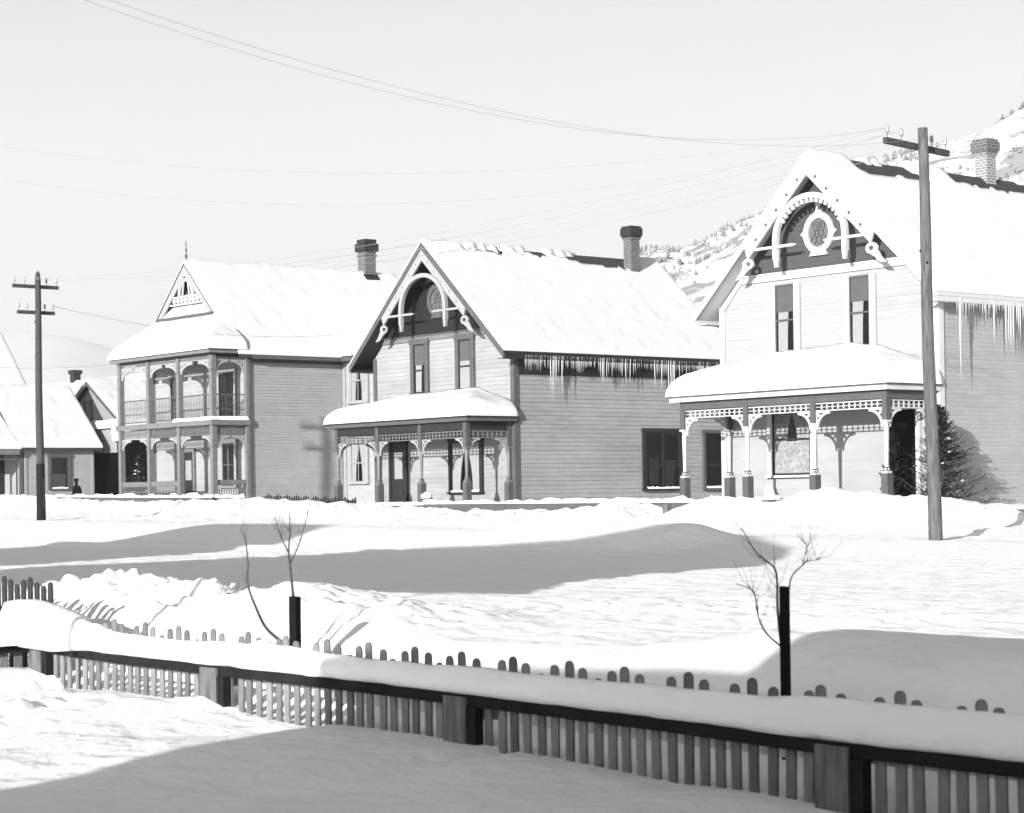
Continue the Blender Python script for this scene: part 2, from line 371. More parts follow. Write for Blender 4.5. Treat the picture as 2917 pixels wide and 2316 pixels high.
def porch_roof(h, x0, x1, y0, ze, rise, mf, mdark, inset=None, y1=0., T=.42, seed=1, edge=.34, dx=1.):
    ins = inset if inset else (y1-y0)
    w = MB()
    # hipped deck
    z0 = ze; V = [(x0, y0, z0), (x1, y0, z0), (x1, y1, z0), (x0, y1, z0), (x0+ins*dx, y1, z0+rise), (x1-ins*dx, y1, z0+rise)]
    w.raw(V, [(0, 1, 5, 4), (1, 2, 5), (0, 4, 3), (3, 2, 1, 0), (2, 3, 4, 5)], M['roof']); w.build('porch_roof', h)
    f = MB(); hh = .19
    f.box(x0+.05, x1-.05, y0+.05, y0+.09, z0-hh, z0-.003, mf); f.box(x1-.09, x1-.05, y0+.09, y1, z0-hh, z0-.003, mf); f.box(x0+.05, x0+.09, y0+.09, y1, z0-hh, z0-.003, mf)
    f.box(x0, x1, y0, y0+.05, z0-.055, z0+.02, mdark); f.box(x1-.05, x1, y0+.05, y1, z0-.055, z0+.02, mdark); f.box(x0, x0+.05, y0+.05, y1, z0-.055, z0+.02, mdark)
    f.box(x0+.09, x1-.09, y0+.09, y1, z0-hh+.01, z0-hh+.04, mdark)
    f.build('porch_fascia', h)
    sl = rise/(y1-y0); sx = rise/(ins*dx)
    def zf(x, y): 
        return ze+.015+np.minimum(np.minimum((y-y0)*sl, (x-x0)*sx), (x1-x)*sx)
    return snowgrid('porch_snow', h, (x0-.03, x1+.03), (y0-.04, y1), zf, T, edge, seed=seed, free=(1, 1, 1, 0))

# ------------------------------------------------------------------ the twin gabled houses
def gable_house(P, loc, name, label):
    h = thing('house', loc, HROT, label, 'house', 'ornate gabled houses along the street')
    W, D, ZA, S, OV = 8.4, P['D'], P['apex'], P['slope'], P['ov']; xc = -W/2; zf0 = P['floor']
    sid, trim, corner = P['sid'], P['trim'], P['corner']
    roofz = lambda x: ZA-S*abs(x-xc)
    ze = roofz(.45)                                    # eave edge
    zb0, zb1 = P['band']
    # body
    w = MB(); zw = roofz(0)-.16
    prof = [(-W+.02, zf0-1.2), (-.02, zf0-1.2), (-.02, zw), (xc, roofz(xc)-.2), (-W+.02, zw)]
    V = [(x, .02, z) for x, z in prof]+[(x, D-.02, z) for x, z in prof]
    w.raw(V, [(0, 1, 2, 3, 4), (9, 8, 7, 6, 5), (0, 5, 6, 1), (1, 6, 7, 2), (2, 7, 8, 3), (3, 8, 9, 4), (4, 9, 5, 0)], sid)
    f = FR()
    xl = lambda z: max(-W, xc-(ZA-.2-z)/S); xr = lambda z: min(0, xc+(ZA-.2-z)/S)
    siding(w, FR(.02), zf0, zb0, xl, xr, sid, P['pitch'], P['lap'])
    siding(w, SR(-.02), zf0-.3, zw, const(0), const(D), sid, P['pitch'], P['lap'])
    siding(w, lambda u, v, d: (u, D-.02+d, v), zf0-.3, zb0, xl, xr, sid, P['pitch'], P['lap'])
    siding(w, SL(-W+.02), zf0-.3, zw, const(0), const(D), sid, P['pitch'], P['lap'])
    wall = w.build('wall', h)
    # corner boards
    cz = zf0
    for q in (((-.17, .035, -.035, .0), (.0, .035, 0., .17)), ((-W-.035, -W+.17, -.035, .0), (-W-.035, -W, 0, .17)), ((.0, .035, D-.17, D+.035),)):
        cb = MB()
        for r_ in q: cb.box(*r_, cz, zw-.02, corner)
        cb.build('corner_board', h)
    # gable panel and the band under it
    w = MB(); siding(w, FR(-.012), zb1, ZA-.25, xl, xr, P['panel'], .12, .014)
    pp = [(xl(zb1), zb1), (xr(zb1), zb1), (xc, ZA-.22)]; w.prism(pp, 0, .015, P['panel'], FR(.0)); w.build('gable_panel', h)
    w = MB(); w.prism([(xl(zb0), zb0), (xr(zb0), zb0), (xr(zb1), zb1), (xl(zb1), zb1)], 0, .05, P['band_m'], f)
    w.prism([(xl(zb1), zb1), (xr(zb1), zb1), (xr(zb1+.05), zb1+.05), (xl(zb1+.05), zb1+.05)], 0, .1, P['band_m2'], f)
    if P.get('rakeband'):
        for sgn in (-1, 1):
            p0 = (xc+sgn*(ZA-.2-zb0)/S, zb0); p1 = (xc+sgn*W/2, ZA-.2-S*W/2); off = .2
            w.prism([p0, p1, (p1[0], p1[1]-off*1.35), (p0[0]-sgn*off*.9, p0[1])], .0, .045, P['band_m'], f)
    w.build('gable_band', h)
    # roof deck
    w = MB()
    for sgn in (-1, 1):
        xe = xc+sgn*(W/2+.45)
        A0 = (xc, ZA-.02); A1 = (xe, roofz(xe)-.02); th = .1
        poly = [A0, A1, (A1[0], A1[1]-th), (A0[0], A0[1]-th)]
        w.raw([(x, -OV, z) for x, z in poly]+[(x, D+.4, z) for x, z in poly], [(0, 1, 2, 3), (7, 6, 5, 4), (0, 4, 5, 1), (1, 5, 6, 2), (2, 6, 7, 3)], M['roof'])
        sf_ = [(x, z-.115) for x, z in (A0, A1)]; w.face([(sf_[0][0], -OV+.05, sf_[0][1]), (sf_[1][0], -OV+.05, sf_[1][1]), (sf_[1][0], D+.3, sf_[1][1]), (sf_[0][0], D+.3, sf_[0][1])], P['soffit'])
        w.box(min(xe, xe+sgn*.014), max(xe, xe+sgn*.014), -OV, D+.4, roofz(xe)-.13, roofz(xe)-.005, P['eave_m'])
        w.box(min(xe, xe-sgn*.03), max(xe, xe-sgn*.03), -OV+.03, D+.4, roofz(xe)-.28, roofz(xe)-.125, P['eave_m'])
        w.box(min(xe-sgn*.42, xe-sgn*.04), max(xe-sgn*.42, xe-sgn*.04), -OV+.06, D+.4, roofz(xe)-.27, roofz(xe)-.25, P['eave_m'])
    w.box(.005, .04, .17, D-.2, ze-.28-P['frz'], ze-.27, P['frz_m'])
    roof = w.build('roof', h)
    # barge boards
    for sgn in (-1, 1):
        w = MB(); fr = FR(-OV)
        def pt(k, off): return (xc+sgn*k, ZA-S*k-off)
        w.prism([pt(0, 0), pt(W/2+.45, 0), pt(W/2+.45, P['bo']), pt(0, P['bo'])], 0, .05, P['barge_o'], fr)
        kk = P['inner_k']
        w.prism([pt(0, P['bo']), pt(kk, P['bo']), pt(kk-.12, P['bo']+P['bi']), pt(0, P['bo']+P['bi'])], -.04, .03, P['barge_i'], fr)
        for i in range(9):
            k = .35+i*.42
            if k > kk-.2: break
            u, v = pt(k, P['dot_off']); r = P['dot_r']
            w.prism([(u+r*math.cos(q*PI/4), v+r*math.sin(q*PI/4)) for q in range(8)], .03, P['dot_h'], P['dot_m'], fr)
        w.build('bargeboard', h)
        # scroll at the foot of the inner board
        w = MB(); cu, cv = pt(kk-.1, P['bo']+P['bi']+.12)
        ro = [(cu+.22*math.cos(q*PI/8), cv+.16*math.sin(q*PI/8)) for q in range(17)]; ri = [(cu-.02*sgn+.10*math.cos(q*PI/8), cv+.07*math.sin(q*PI/8)) for q in range(17)]
        w.strip(ro, ri, 0, .06, P['orn'], FR(-OV+.05)); 
        w.prism([(cu+sgn*a_, cv+b_) for a_, b_ in ((.1, -.02), (.24, -.1), (.34, -.26), (.52, -.44), (.34, -.42), (.2, -.36), (.12, -.26), (-.02, -.18))], .004, .055, P['orn'], FR(-OV+.05))
        w.build('scroll', h)
    # arch ornament
    w = MB(); fr = FR(-OV+.06); xa = xc+P['arch_dx']; R1, R2 = 1.42, 1.26; zs = ZA-2.4; top = ZA-1.13
    n = 20; o_ = [(xa-R1*math.cos(i/n*PI), zs+(top-zs)*math.sin(i/n*PI)) for i in range(n+1)]; i_ = [(xa-R2*math.cos(i/n*PI), zs+(top-.15-zs)*math.sin(i/n*PI)) for i in range(n+1)]
    w.strip(o_, i_, 0, .14, P['orn'], fr)
    for sgn in (-1, 1):
        w.bar((xa+sgn*1.34, zs), (xa+sgn*1.34, zs-.52), .155, .14, P['orn'], fr, .0)
        w.prism([(xa+sgn*1.325-.08, zs-.52), (xa+sgn*1.325+.08, zs-.52), (xa+sgn*1.325+.04, zs-.76), (xa+sgn*1.325-.04, zs-.76)], .02, .12, P['orn'], fr)
        w.bar((xa+sgn*.72, zs-.16), (xa+sgn*2.2, zs-.16), .075, .08, P['orn'], fr, .035)
        w.prism([(xa+sgn*.72, zs-.21), (xa+sgn*.72, zs-.11), (xa+sgn*.5, zs-.155)], .04, .1, P['orn'], fr)
    if P['dent']:
        for i in range(3, n-2, 1):
            t_ = (i+.5)/n*PI; a0, b0 = xa-R2*math.cos(t_), zs+(top-.15-zs)*math.sin(t_)
            w.bar((a0, b0), (xa-(R2-.09)*math.cos(t_), zs+(top-.28-zs)*math.sin(t_)), .09, .08, P['orn'], fr, .02)
    w.build('gable_arch', h)
    # oval window
    cu, cv = xc-.1, ZA-P['oval_off']; f2 = FR(-.03); w = MB(); n = 28
    E_ = lambda rx, rz: [(cu+rx*math.cos(2*PI*i/n), cv+rz*math.sin(2*PI*i/n)) for i in range(n+1)]
    w.strip(E_(.58, .60), E_(.40, .42), 0, .07, P['oval_m'], f2)
    w.prism([(cu-.34, cv-.66), (cu+.34, cv-.66), (cu+.24, cv-.5), (cu-.24, cv-.5)], 0, .085, P['oval_m'], f2)
    if P['dent']:
        for sgn in (-1, 1): w.prism([(cu+sgn*.53, cv-.14), (cu+sgn*.7, cv), (cu+sgn*.53, cv+.14)], 0, .06, P['oval_m'], f2)
        w.prism([(cu-.14, cv+.56), (cu+.14, cv+.56), (cu+.05, cv+.76), (cu+.12, cv+.84), (cu, cv+.95), (cu-.12, cv+.84), (cu-.05, cv+.76)], 0, .07, P['oval_m'], f2)
    for q in (-.22, 0., .22):
        w.bar((cu+q-.17, cv-.33), (cu+q*.4+.17, cv+.33), .02, .02, P['muntin'], f2, .02); w.bar((cu+q+.17, cv-.33), (cu+q*.4-.17, cv+.33), .02, .02, P['muntin'], f2, .021)
    ow = w.build('oval_window', h)
    w = MB(); w.face([f2(u, v, .012) for u, v in E_(.4, .42)[:-1]], M['clothdim']); w.build('pane', ow)
    # windows
    for a in P['win']: window(h, a.pop('fr', f), **a)
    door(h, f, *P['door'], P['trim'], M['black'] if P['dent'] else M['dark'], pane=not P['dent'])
    # porch
    ps = [-8.0, -5.4, -2.8, -.2]; yp = -2.; z2 = P['pz']
    for x in ps: post(h, x, yp, zf0, z2-.2, P['ptop'], P['pshaft'], P['pbase'], zb=P['pb'], zt=P['pt'])
    for x in (-8., -.2): post(h, x, -.14, zf0, z2-.2, P['ptop'], P['pshaft'], P['pbase'], zb=P['pb'], zt=P['pt'])
    w = MB(); bt, bb = z2-.19, P['beam']
    for k in range(3): w.box(ps[k]+.086, ps[k+1]-.086, yp-.075, yp+.075, bb, bt, P['beam_m'])
    for x in (-8., -.2): w.box(x-.075, x+.075, yp+.086, -.23, bb, bt, P['beam_m'])
    w.build('porch_beam', h)
    fz0, fz1 = P['fr0'], P['fr1']; ff = FR(yp)
    for k in range(3):
        frieze(h, ff, ps[k]+.09, ps[k+1]-.09, fz0, fz1, P['frieze_m'], P['fsp'], thru=P['thru'])
        bracket(h, ff, ps[k]+.09, fz0-.02, 1, .5, P['brk'], -.02); bracket(h, ff, ps[k+1]-.09, fz0-.02, -1, .5, P['brk'], -.02)
    for x, fn in ((-.2, SR(-.2)), (-8., SR(-8.))):
        frieze(h, fn, yp+.09, -.23, fz0, fz1, P['frieze_m'], P['fsp'], thru=P['thru'])
        bracket(h, fn, yp+.09, fz0-.02, 1, .5, P['brk'], -.02); bracket(h, fn, -.23, fz0-.02, -1, .5, P['brk'], -.02)
    sn = porch_roof(h, -8.42, P['px1'], -2.3, z2, P['prise'], P['fascia'], P['beam_m'], T=P['pT'], seed=P['seed'], edge=.5)
    w = MB(); w.box(-8.3, .1, -2.25, -.0, zf0-.12, zf0, M['mid']); w.box(-8.25, .05, -2.15, -.1, zf0-1., zf0-.125, M['dark']); w.build('porch_floor', h)
    w = snowgrid('floor_snow', h, (-8.3, .1), (-2.3, -1.2), lambda x, y: 0*x+zf0, .07, .1, seed=4, m='snow')
    # roof snow
    zf = lambda x, y: ZA-.02-S*np.sqrt((x-xc)**2+.004)+.06*S
    snowgrid('roof_snow', h, (-W-.48, .48), (-OV-.03, D+.43), zf, P['T'], .16, hole=P['hole'], seed=P['seed']+3, nz=.025)
    # chimney
    if P['chim']:
        cx, cy, cw, z0, z1, mb_, mt = P['chim']; w = MB(); a = cw/2
        w.box(cx-a, cx+a, cy-a, cy+a, z0, z1-.52, mb_); 
        for i, e in enumerate((.03, .06, .09)): w.box(cx-a-e, cx+a+e, cy-a-e, cy+a+e, z1-.52+.08*i, z1-.44+.08*i, mt if i else mb_)
        w.box(cx-a-.09, cx+a+.09, cy-a-.09, cy+a+.09, z1-.279, z1-.08, mt); w.box(cx-a-.05, cx+a+.05, cy-a-.05, cy+a+.05, z1-.08, z1, mt)
        w.box(cx-a*.5, cx+a*.5, cy-a*.5, cy+a*.5, z1, z1+.01, M['black'])
        w.build('chimney', h)
        w = MB(); w.lathe([(a*.9, 0), (a*.8, .05), (a*.4, .09), (.01, .1)], (cx, cy, z1+.005), M['snow'], 10); 
        w = MB(); w.prism([(cx-a-.12, cy-a-.25), (cx+a+.15, cy-a-.25), (cx+a+.15, cy+a+.1), (cx-a-.12, cy+a+.1)], 0, 0.0, M['roof'], lambda u, v, d: (u, v, ZA-S*abs(u-xc)+.33)) if False else None
    # icicles under the right eave
    for (y, L, r) in P['ice']:
        w = MB(); x = .43; z = ze-.02; y2 = y+random.uniform(-.02, .02)
        w.tube([(x, y, z+.06), (x+.005, y, z-L*.25), (x+random.uniform(-.01, .01), (y+y2)/2, z-L*.6), (x, y2, z-L)], [r, r*.85, r*.5, .002], M['ice'], 5)
        w.build('icicle', h)
    w = MB(); rs = random.Random(P['seed'])
    for i in range(P['ice_n']):
        y = rs.uniform(.12, min(D-.1, 10.2)); L = rs.uniform(.1, .7)*(.65+.35*math.sin(y*3)); r = rs.uniform(.008, .019); x = .43+rs.uniform(-.012, .012); z = ze-.05
        w.tube([(x, y, z+.05), (x, y, z-L*.4), (x, y+rs.uniform(-.01, .01), z-L)], [r, r*.8, .0015], M['ice'], 4, False)
    tag(w.build('small_icicles', h), kind='stuff')
    return h

def ices(n, y0, y1, lo, hi, seed, r0=.012, r1=.03):
    rs = random.Random(seed); out = []
    for i in range(n):
        y = y0+(y1-y0)*(i+rs.random()*.8)/n; c = .5+.5*math.sin(y*2.1+seed)+.3*math.sin(y*5.3)
        L = lo+(hi-lo)*max(0, c)*rs.random()**1.5+ (rs.random() < .08)*hi*.5; L = max(L, lo*rs.uniform(.6, 1.2)); out.append((y, L, r0+(r1-r0)*min(1, L/hi)*rs.uniform(.6, 1)))
    return out
def holeB(x, y):
    n = fbm(x*.8, y*1.1, 31, 4); n2 = fbm(x*2.5, y*2.2, 37, 3)
    return np.where((y > .9) & (y < 9.2), (.25+.2*sstep(5.5, 9, y)+.45*n+.2*n2)-np.abs(x+3.98), -1)
def holeC(x, y):
    n = fbm(x*2, y*1.3, 41, 4)
    a = np.where((y > .9) & (y < 4.0), .36+.3*n-np.abs(x+3.9), -1); b = np.where((y > 5.3) & (y < 11.5), .38+.3*n-np.abs(x+3.9), -1)
    return np.maximum(a, b)
B0 = (.1356, 73., 0); C0 = (11.753, 57.2, 0); A0 = (-10.874, 86.4, 0)
fS = SR(0)
gable_house(dict(D=10.3, apex=9.26, slope=.905, ov=.8, floor=-.24, band=(5.78, 5.95), sid=M['sidB'], trim=M['dark'], corner=M['mid'], pitch=.155, lap=.024,
    soffit=M['dark'], panel=M['panB'], band_m=M['midlt'], band_m2=M['mid'], eave_m=M['dark'], frz=.5, frz_m=M['dark'], bo=.26, bi=.40, barge_o=M['mid'], barge_i=M['light'], inner_k=2.55,
    dot_off=.46, dot_r=.03, dot_h=.034, dot_m=M['mid'], orn=M['light'], arch_dx=.02, dent=False, oval_off=2.05, oval_m=M['mid'], muntin=M['mid'],
    win=[dict(u0=-5.8, u1=-5.1, v0=3.85, v1=5.66, cas=M['mid'], sash=M['dark'], curtain='left', blind=.42, meet=.47, cw=.2),
         dict(u0=-3.07, u1=-2.37, v0=3.85, v1=5.66, cas=M['mid'], sash=M['dark'], curtain='full', blind=.42, meet=.47, cw=.2),
         dict(u0=-3.6, u1=-1.92, v0=.18, v1=2.0, cas=M['dark'], sash=M['dark'], curtain='sides', mull=0, meet=0, cw=.15, snow=True, label='wide dark framed parlour window with long parted curtains'),
         dict(fr=fS, u0=6.15, u1=7.86, v0=.2, v1=2.28, cas=M['dark'], sash=M['dark'], curtain='dim', mull=1, meet=.42, cw=.15, snow=True, label='double side window with dark frame and snow on its sill'),
         dict(fr=fS, u0=9.2, u1=10.05, v0=.2, v1=2.28, cas=M['mid'], sash=M['dark'], curtain=None, meet=.42, cw=.12, snow=True)],
    door=(-7.3, -6.45, -.24, 2.05), ptop=M['mid'], pshaft=M['midlt'], pbase=M['mid'], pb=.58, pt=1.72, pz=2.80, px1=.2, beam=2.32, beam_m=M['dark'], fr0=2.05, fr1=2.27,
    frieze_m=M['midlt'], fsp=.2, thru=.5, brk=M['light'], prise=.62, fascia=M['mid'], pT=.46, seed=3, T=.15, hole=holeB,
    chim=(-3.5, 8.85, .44, 7.6, 10.42, M['brick'], M['brickd']), ice=ices(98, .15, 10.1, .45, 1.15, 5, .018, .036), ice_n=480), B0, 'house',
    'grey clapboard gabled house with dark gable front, middle of the three ornate ones').name
gable_house(dict(D=15., apex=9.72, slope=.93, ov=.65, floor=-.28, band=(6.27, 6.45), sid=M['sidC'], trim=M['white'], corner=M['white'], pitch=.12, lap=.012,
    soffit=M['white'], panel=M['panC'], band_m=M['white'], band_m2=M['white'], eave_m=M['white'], frz=.1, frz_m=M['light'], bo=.16, bi=.44, barge_o=M['white'], barge_i=M['white'], inner_k=2.5,
    dot_off=.38, dot_r=.055, dot_h=.036, dot_m=M['mid'], orn=M['white'], arch_dx=.1, dent=True, oval_off=2.22, oval_m=M['white'], muntin=M['mid'], rakeband=True,
    win=[dict(u0=-6.07, u1=-5.31, v0=4.1, v1=6.12, cas=M['white'], sash=M['mid'], curtain='left', blind=.40, meet=.48, cw=.2, top=False),
         dict(u0=-3.17, u1=-2.41, v0=4.1, v1=6.12, cas=M['white'], sash=M['mid'], curtain='left', blind=.36, meet=.48, cw=.2, top=False),
         dict(u0=-6.26, u1=-4.74, v0=.5, v1=2.38, cas=M['white'], sash=M['dark'], curtain='lace', meet=.56, cw=.2, label='large front window with lace curtain behind the porch posts')],
    door=(-1.78, -.8, -.28, 2.25), ptop=M['mid'], pshaft=M['white'], pbase=M['mid'], pb=.55, pt=1.9, pz=2.90, px1=.1, beam=2.48, beam_m=M['mid'], fr0=2.24, fr1=2.44,
    frieze_m=M['white'], fsp=.21, thru=.5, brk=M['white'], prise=.74, fascia=M['white'], pT=.5, seed=8, T=.15, hole=holeC,
    chim=(-4.2, 7.5, .46, 9., 10.9, M['brickl'], M['brick']), ice=ices(80, .3, 7.5, .35, 1.7, 2, .016, .045), ice_n=260), C0, 'house',
    'pale gabled house with white trim partly hidden by the tall utility pole')

# ------------------------------------------------------------------ the house with the two storey veranda
def veranda_house():
    h = thing('house', A0, HROT, 'light clapboard house with a two-storey veranda and a spired gable', 'house', 'ornate gabled houses along the street')
    W, D = 7.7, 10.; xc = -W/2; S = .95; ZA = 10.1; sid = M['sidA']; f = FR(); zf0 = -.05
    roofz = lambda x: ZA-S*abs(x-xc); zw = 6.1
    w = MB(); w.box(-W+.02, -.02, .02, D, zf0-1, zw, sid); w.box(-.02, 3.0, 4.84, 9.6, zf0-1, zw, sid)
    siding(w, FR(.02), zf0, 6.0, const(-W), const(0), sid, .19, .022); siding(w, SR(-.02), zf0-.2, 6.0, const(0), const(4.82), sid, .13, .022)
    siding(w, FR(4.84), zf0-.2, 6.0, const(0), const(3.), sid, .13, .012); siding(w, SR(2.98), zf0-.2, 6.0, const(4.84), const(9.6), sid, .13, .014)
    siding(w, SL(-W+.02), zf0-.2, 6.0, const(0), const(D), sid, .13, .014)
    # rear gable and wing gable
    w.raw([(-W, D-.05, zw), (0, D-.05, zw), (xc, D-.05, ZA-.2), (-W, D, zw), (0, D, zw), (xc, D, ZA-.2)], [(0, 1, 2), (3, 5, 4), (1, 4, 5, 2), (0, 2, 5, 3)], sid)
    w.raw([(2.9, 4.84, zw), (2.9, 9.6, zw), (2.9, 7.22, 8.5), (2.98, 4.84, zw), (2.98, 9.6, zw), (2.98, 7.22, 8.5)], [(0, 1, 2), (3, 5, 4), (0, 3, 4, 1), (0, 2, 5, 3), (1, 4, 5, 2)], sid)
    w.build('wall', h)
    for q in (((-.2, .03, -.03, 0), (0, .03, 0, .18)), ((0, .16, 4.78, 4.815),), ((2.85, 3.03, 4.78, 4.815),)):
        cb = MB()
        for r_ in q: cb.box(*r_, zf0, 5.95, M['light'])
        cb.build('corner_board', h)
    cb = MB(); cb.box(.003, .04, .2, 4.76, 5.72, 6.0, M['mid']); cb.build('frieze_board', h)
    cb = MB(); cb.box(.17, 2.84, 4.775, 4.81, 5.78, 6.0, M['mid']); cb.build('frieze_board', h)
    # main roof
    w = MB()
    for sgn in (-1, 1):
        xe = xc+sgn*(W/2+.45); poly = [(xc, ZA-.02), (xe, roofz(xe)-.02), (xe, roofz(xe)-.14), (xc, ZA-.14)]
        w.raw([(x, -.62, z) for x, z in poly]+[(x, D+.4, z) for x, z in poly], [(0, 1, 2, 3), (7, 6, 5, 4), (0, 4, 5, 1), (1, 5, 6, 2), (2, 6, 7, 3)], M['roof'])
    zE = roofz(.45)-.02; w.box(.40, .47, 0., 4.4, zE-.16, zE-.0, M['mid']); w.box(.45, 3.35, 4.38, 4.45, zE-.16, zE, M['mid']); w.box(0, .4, .0, 4.8, zE-.15, zE-.12, M['dark'])
    wz = lambda y: 8.75-.95*abs(y-7.22)
    poly = [(4.4, wz(4.4)), (7.22, 8.75), (10.04, wz(10.04)), (10.04, wz(10.04)-.12), (7.22, 8.63), (4.4, wz(4.4)-.12)]
    w.raw([(-2.2, y, z) for y, z in poly]+[(3.35, y, z) for y, z in poly], [(0, 1, 2, 3, 4, 5), (11, 10, 9, 8, 7, 6)]+[(i, i+6, (i+1) % 6+6, (i+1) % 6) for i in range(6)], M['roof'])
    w.build('roof', h)
    zf = lambda x, y: np.maximum(ZA-.02-S*np.sqrt((x-xc)**2+.004)+.06*S, np.where((x > -2.2), -9, -9))
    snowgrid('roof_snow', h, (-W/2-W/2-.48, .48), (-.68, D+.43), zf, .24, .2, seed=21, nz=.04)
    snowgrid('roof_snow', h, (-2.6, 3.4), (4.36, 10.06), lambda x, y: 8.75-.95*np.sqrt((y-7.22)**2+.004)+.04, .22, .2, seed=25, nz=.04, free=(0, 1, 1, 1))
    # pediment
    fr = FR(-.6); zb = 7.8; hw = (ZA-zb)/S; w = MB()
    for sgn in (-1, 1):
        P0 = (xc, ZA); P1 = (xc+sgn*hw, zb); w.prism([P0, P1, (P1[0]-sgn*.36, zb), (xc, ZA-.5)], 0, .06, M['light'], fr)
        w.prism([(xc, ZA+.03), (xc+sgn*(hw+.06), zb), (xc+sgn*hw, zb), (xc, ZA-.04)], .04, .1, M['mid'], fr)
    w.prism([(xc-hw+.1, zb-.04), (xc+hw-.1, zb-.04), (xc+hw-.1, zb+.1), (xc-hw+.1, zb+.1)], -.05, .14, M['mid'], fr)
    w.prism([(xc-hw+.3, zb+.1), (xc+hw-.3, zb+.1), (xc, ZA-.5)], -.52, -.5, M['light'], fr)
    pd = w.build('pediment', h)
    w = MB(); R1, R2 = .62, .5; n = 14; zs = 8.75
    w.strip([(xc-R1*math.cos(i/n*PI), zs+.75*math.sin(i/n*PI)) for i in range(n+1)], [(xc-R2*math.cos(i/n*PI), zs+.62*math.sin(i/n*PI)) for i in range(n+1)], -.05, .03, M['white'], fr)
    w.bar((xc-1.05, zs-.03), (xc+1.05, zs-.03), .07, .08, M['white'], fr, -.05); w.bar((xc-1.3, zs-.34), (xc+1.3, zs-.34), .07, .08, M['white'], fr, -.05)
    for i in range(7):
        u = xc-.96+i*.32; ro = [(u+.12*math.cos(q*PI/5), zs-.18+.12*math.sin(q*PI/5)) for q in range(11)]; ri = [(u+.05*math.cos(q*PI/5), zs-.18+.05*math.sin(q*PI/5)) for q in range(11)]
        w.strip(ro, ri, -.04, .02, M['white'], fr)
    for sgn in (-1, 1): w.bar((xc+sgn*.28, zs), (xc+sgn*.1, zs+1.1), .05, .06, M['white'], fr, -.04)
    w.prism([(xc-.2, zs), (xc+.2, zs), (xc+.2, zs+.25), (xc, zs+.42), (xc-.2, zs+.25)], -.3, -.28, M['mid'], fr)
    w.build('gable_ornament', pd)
    snowgrid('ledge_snow', pd, (xc-hw+.25, xc+hw-.25), (-.62, -.12), lambda x, y: zb+.1+.3*sstep(-.7, -.1, y), .3, .2, seed=5, low=lambda x, y: np.clip((hw-np.abs(x-xc))/1.2, 0, 1))
    w = MB(); w.lathe([(.05, 0), (.03, .1), (.07, .25), (.02, .35), (.045, .5), (.015, .62), (.03, .72), (.004, .95)], (xc, -.55, ZA+.1), M['mid'], 8); w.build('finial', h)
    # chimney
    w = MB(); cx, cy, a = xc, 8.85, .29
    w.box(cx-a, cx+a, cy-a, cy+a, 9.3, 11.2, M['brick']); w.box(cx-a-.05, cx+a+.05, cy-a-.05, cy+a+.05, 10.98, 11.06, M['brick'])
    w.box(cx-a-.1, cx+a+.1, cy-a-.1, cy+a+.1, 11.2, 11.55, M['brickd']); w.box(cx-a-.03, cx+a+.03, cy-a-.03, cy+a+.03, 11.55, 11.75, M['brickd'])
    w.prism([(cy-.4, 0), (cy+.35, 0), (cy+.35, .3), (cy-.4, .25)], 0, .03, M['dark'], lambda u, v, d: (cx+a+.25-v*1.0, u, ZA-S*(a+.25-v)+.3+d))
    w.build('chimney', h)
    # veranda
    yp = -1.65; ps = [-7.72, -5.2, -2.67, 0.0]; ff = FR(yp); mp = M['midlt']
    porch_roof(h, -8.0, .45, -2.1, 6.22, 1.65, M['midlt'], M['dark'], y1=-.2, T=.3, seed=14, edge=.3, dx=1.25)
    def level(z0, z1, fz0, bz, name):
        for x in ps:
            w = MB(); w.box(x-.11, x+.11, yp-.11, yp+.11, z0, z1, mp); w.box(x-.14, x+.14, yp-.14, yp+.14, bz-.05, bz, mp); w.build('veranda_post', h)
        w = MB(); w.box(-.05, .14, -.14, .0, z0, z1, mp); w.build('veranda_post', h); w = MB(); w.box(ps[0]-.1, ps[0]+.1, -.14, 0., z0, z1, mp); w.build('veranda_post', h)
    level(zf0, 3.1, 2.7, 2.27, 'lower'); level(3.32, 6.0, 5.9, 5.4, 'upper')
    w = MB(); w.box(-7.9, .2, -1.85, -1.80, 3.1, 3.32, M['midlt']); w.box(-7.9, .2, -1.8, 0, 3.14, 3.3, M['mid']); w.box(.17, .22, -1.8, 0, 3.1, 3.32, mp); w.build('balcony_floor', h)
    w = MB(); w.box(-7.9, .2, -1.85, 0, zf0-.15, zf0, M['mid']); w.build('porch_floor', h)
    snowgrid('floor_snow', h, (-2.9, .24), (-1.9, -1.5), lambda x, y: 0*x+3.32, .1, .08, seed=4, m='snow')
    snowgrid('floor_snow', h, (.0, .24), (-1.9, -.1), lambda x, y: 0*x+3.32, .14, .08, seed=9, m='snow')
    w = MB()
    for k in range(3): w.box(ps[k]+.11, ps[k+1]-.11, yp-.06, yp+.06, 5.93, 6.05, M['mid'])
    w.box(-.06, .06, yp+.11, -.14, 5.9, 6.05, M['dark']); w.build('porch_beam', h)
    bays = [(ff, ps[k]+.11, ps[k+1]-.11) for k in range(3)]+[(SR(.0), yp+.11, -.14)]
    for i, (fn, u0, u1) in enumerate(bays):
        frieze(h, fn, u0, u1, 5.80, 5.92, M['light'], .11, fat=.014)
        R = (u1-u0)*.46 if i < 3 else (u1-u0)*.46
        for dr, u in ((1, u0), (-1, u1)):
            bracket(h, fn, u, 5.78, dr, min(R, 1.), M['light'], -.02, H=.5); bracket(h, fn, u, 2.68, dr, min(R, .75), M['light'], -.02, H=.45)
        frieze(h, fn, u0, u1, 2.72, 3.06, mp, .1, fat=.02)
        frieze(h, fn, u0, u1, 3.42, 4.36, M['mid'], .12, fat=.009, name='balustrade', rail=.045, thru=.36)
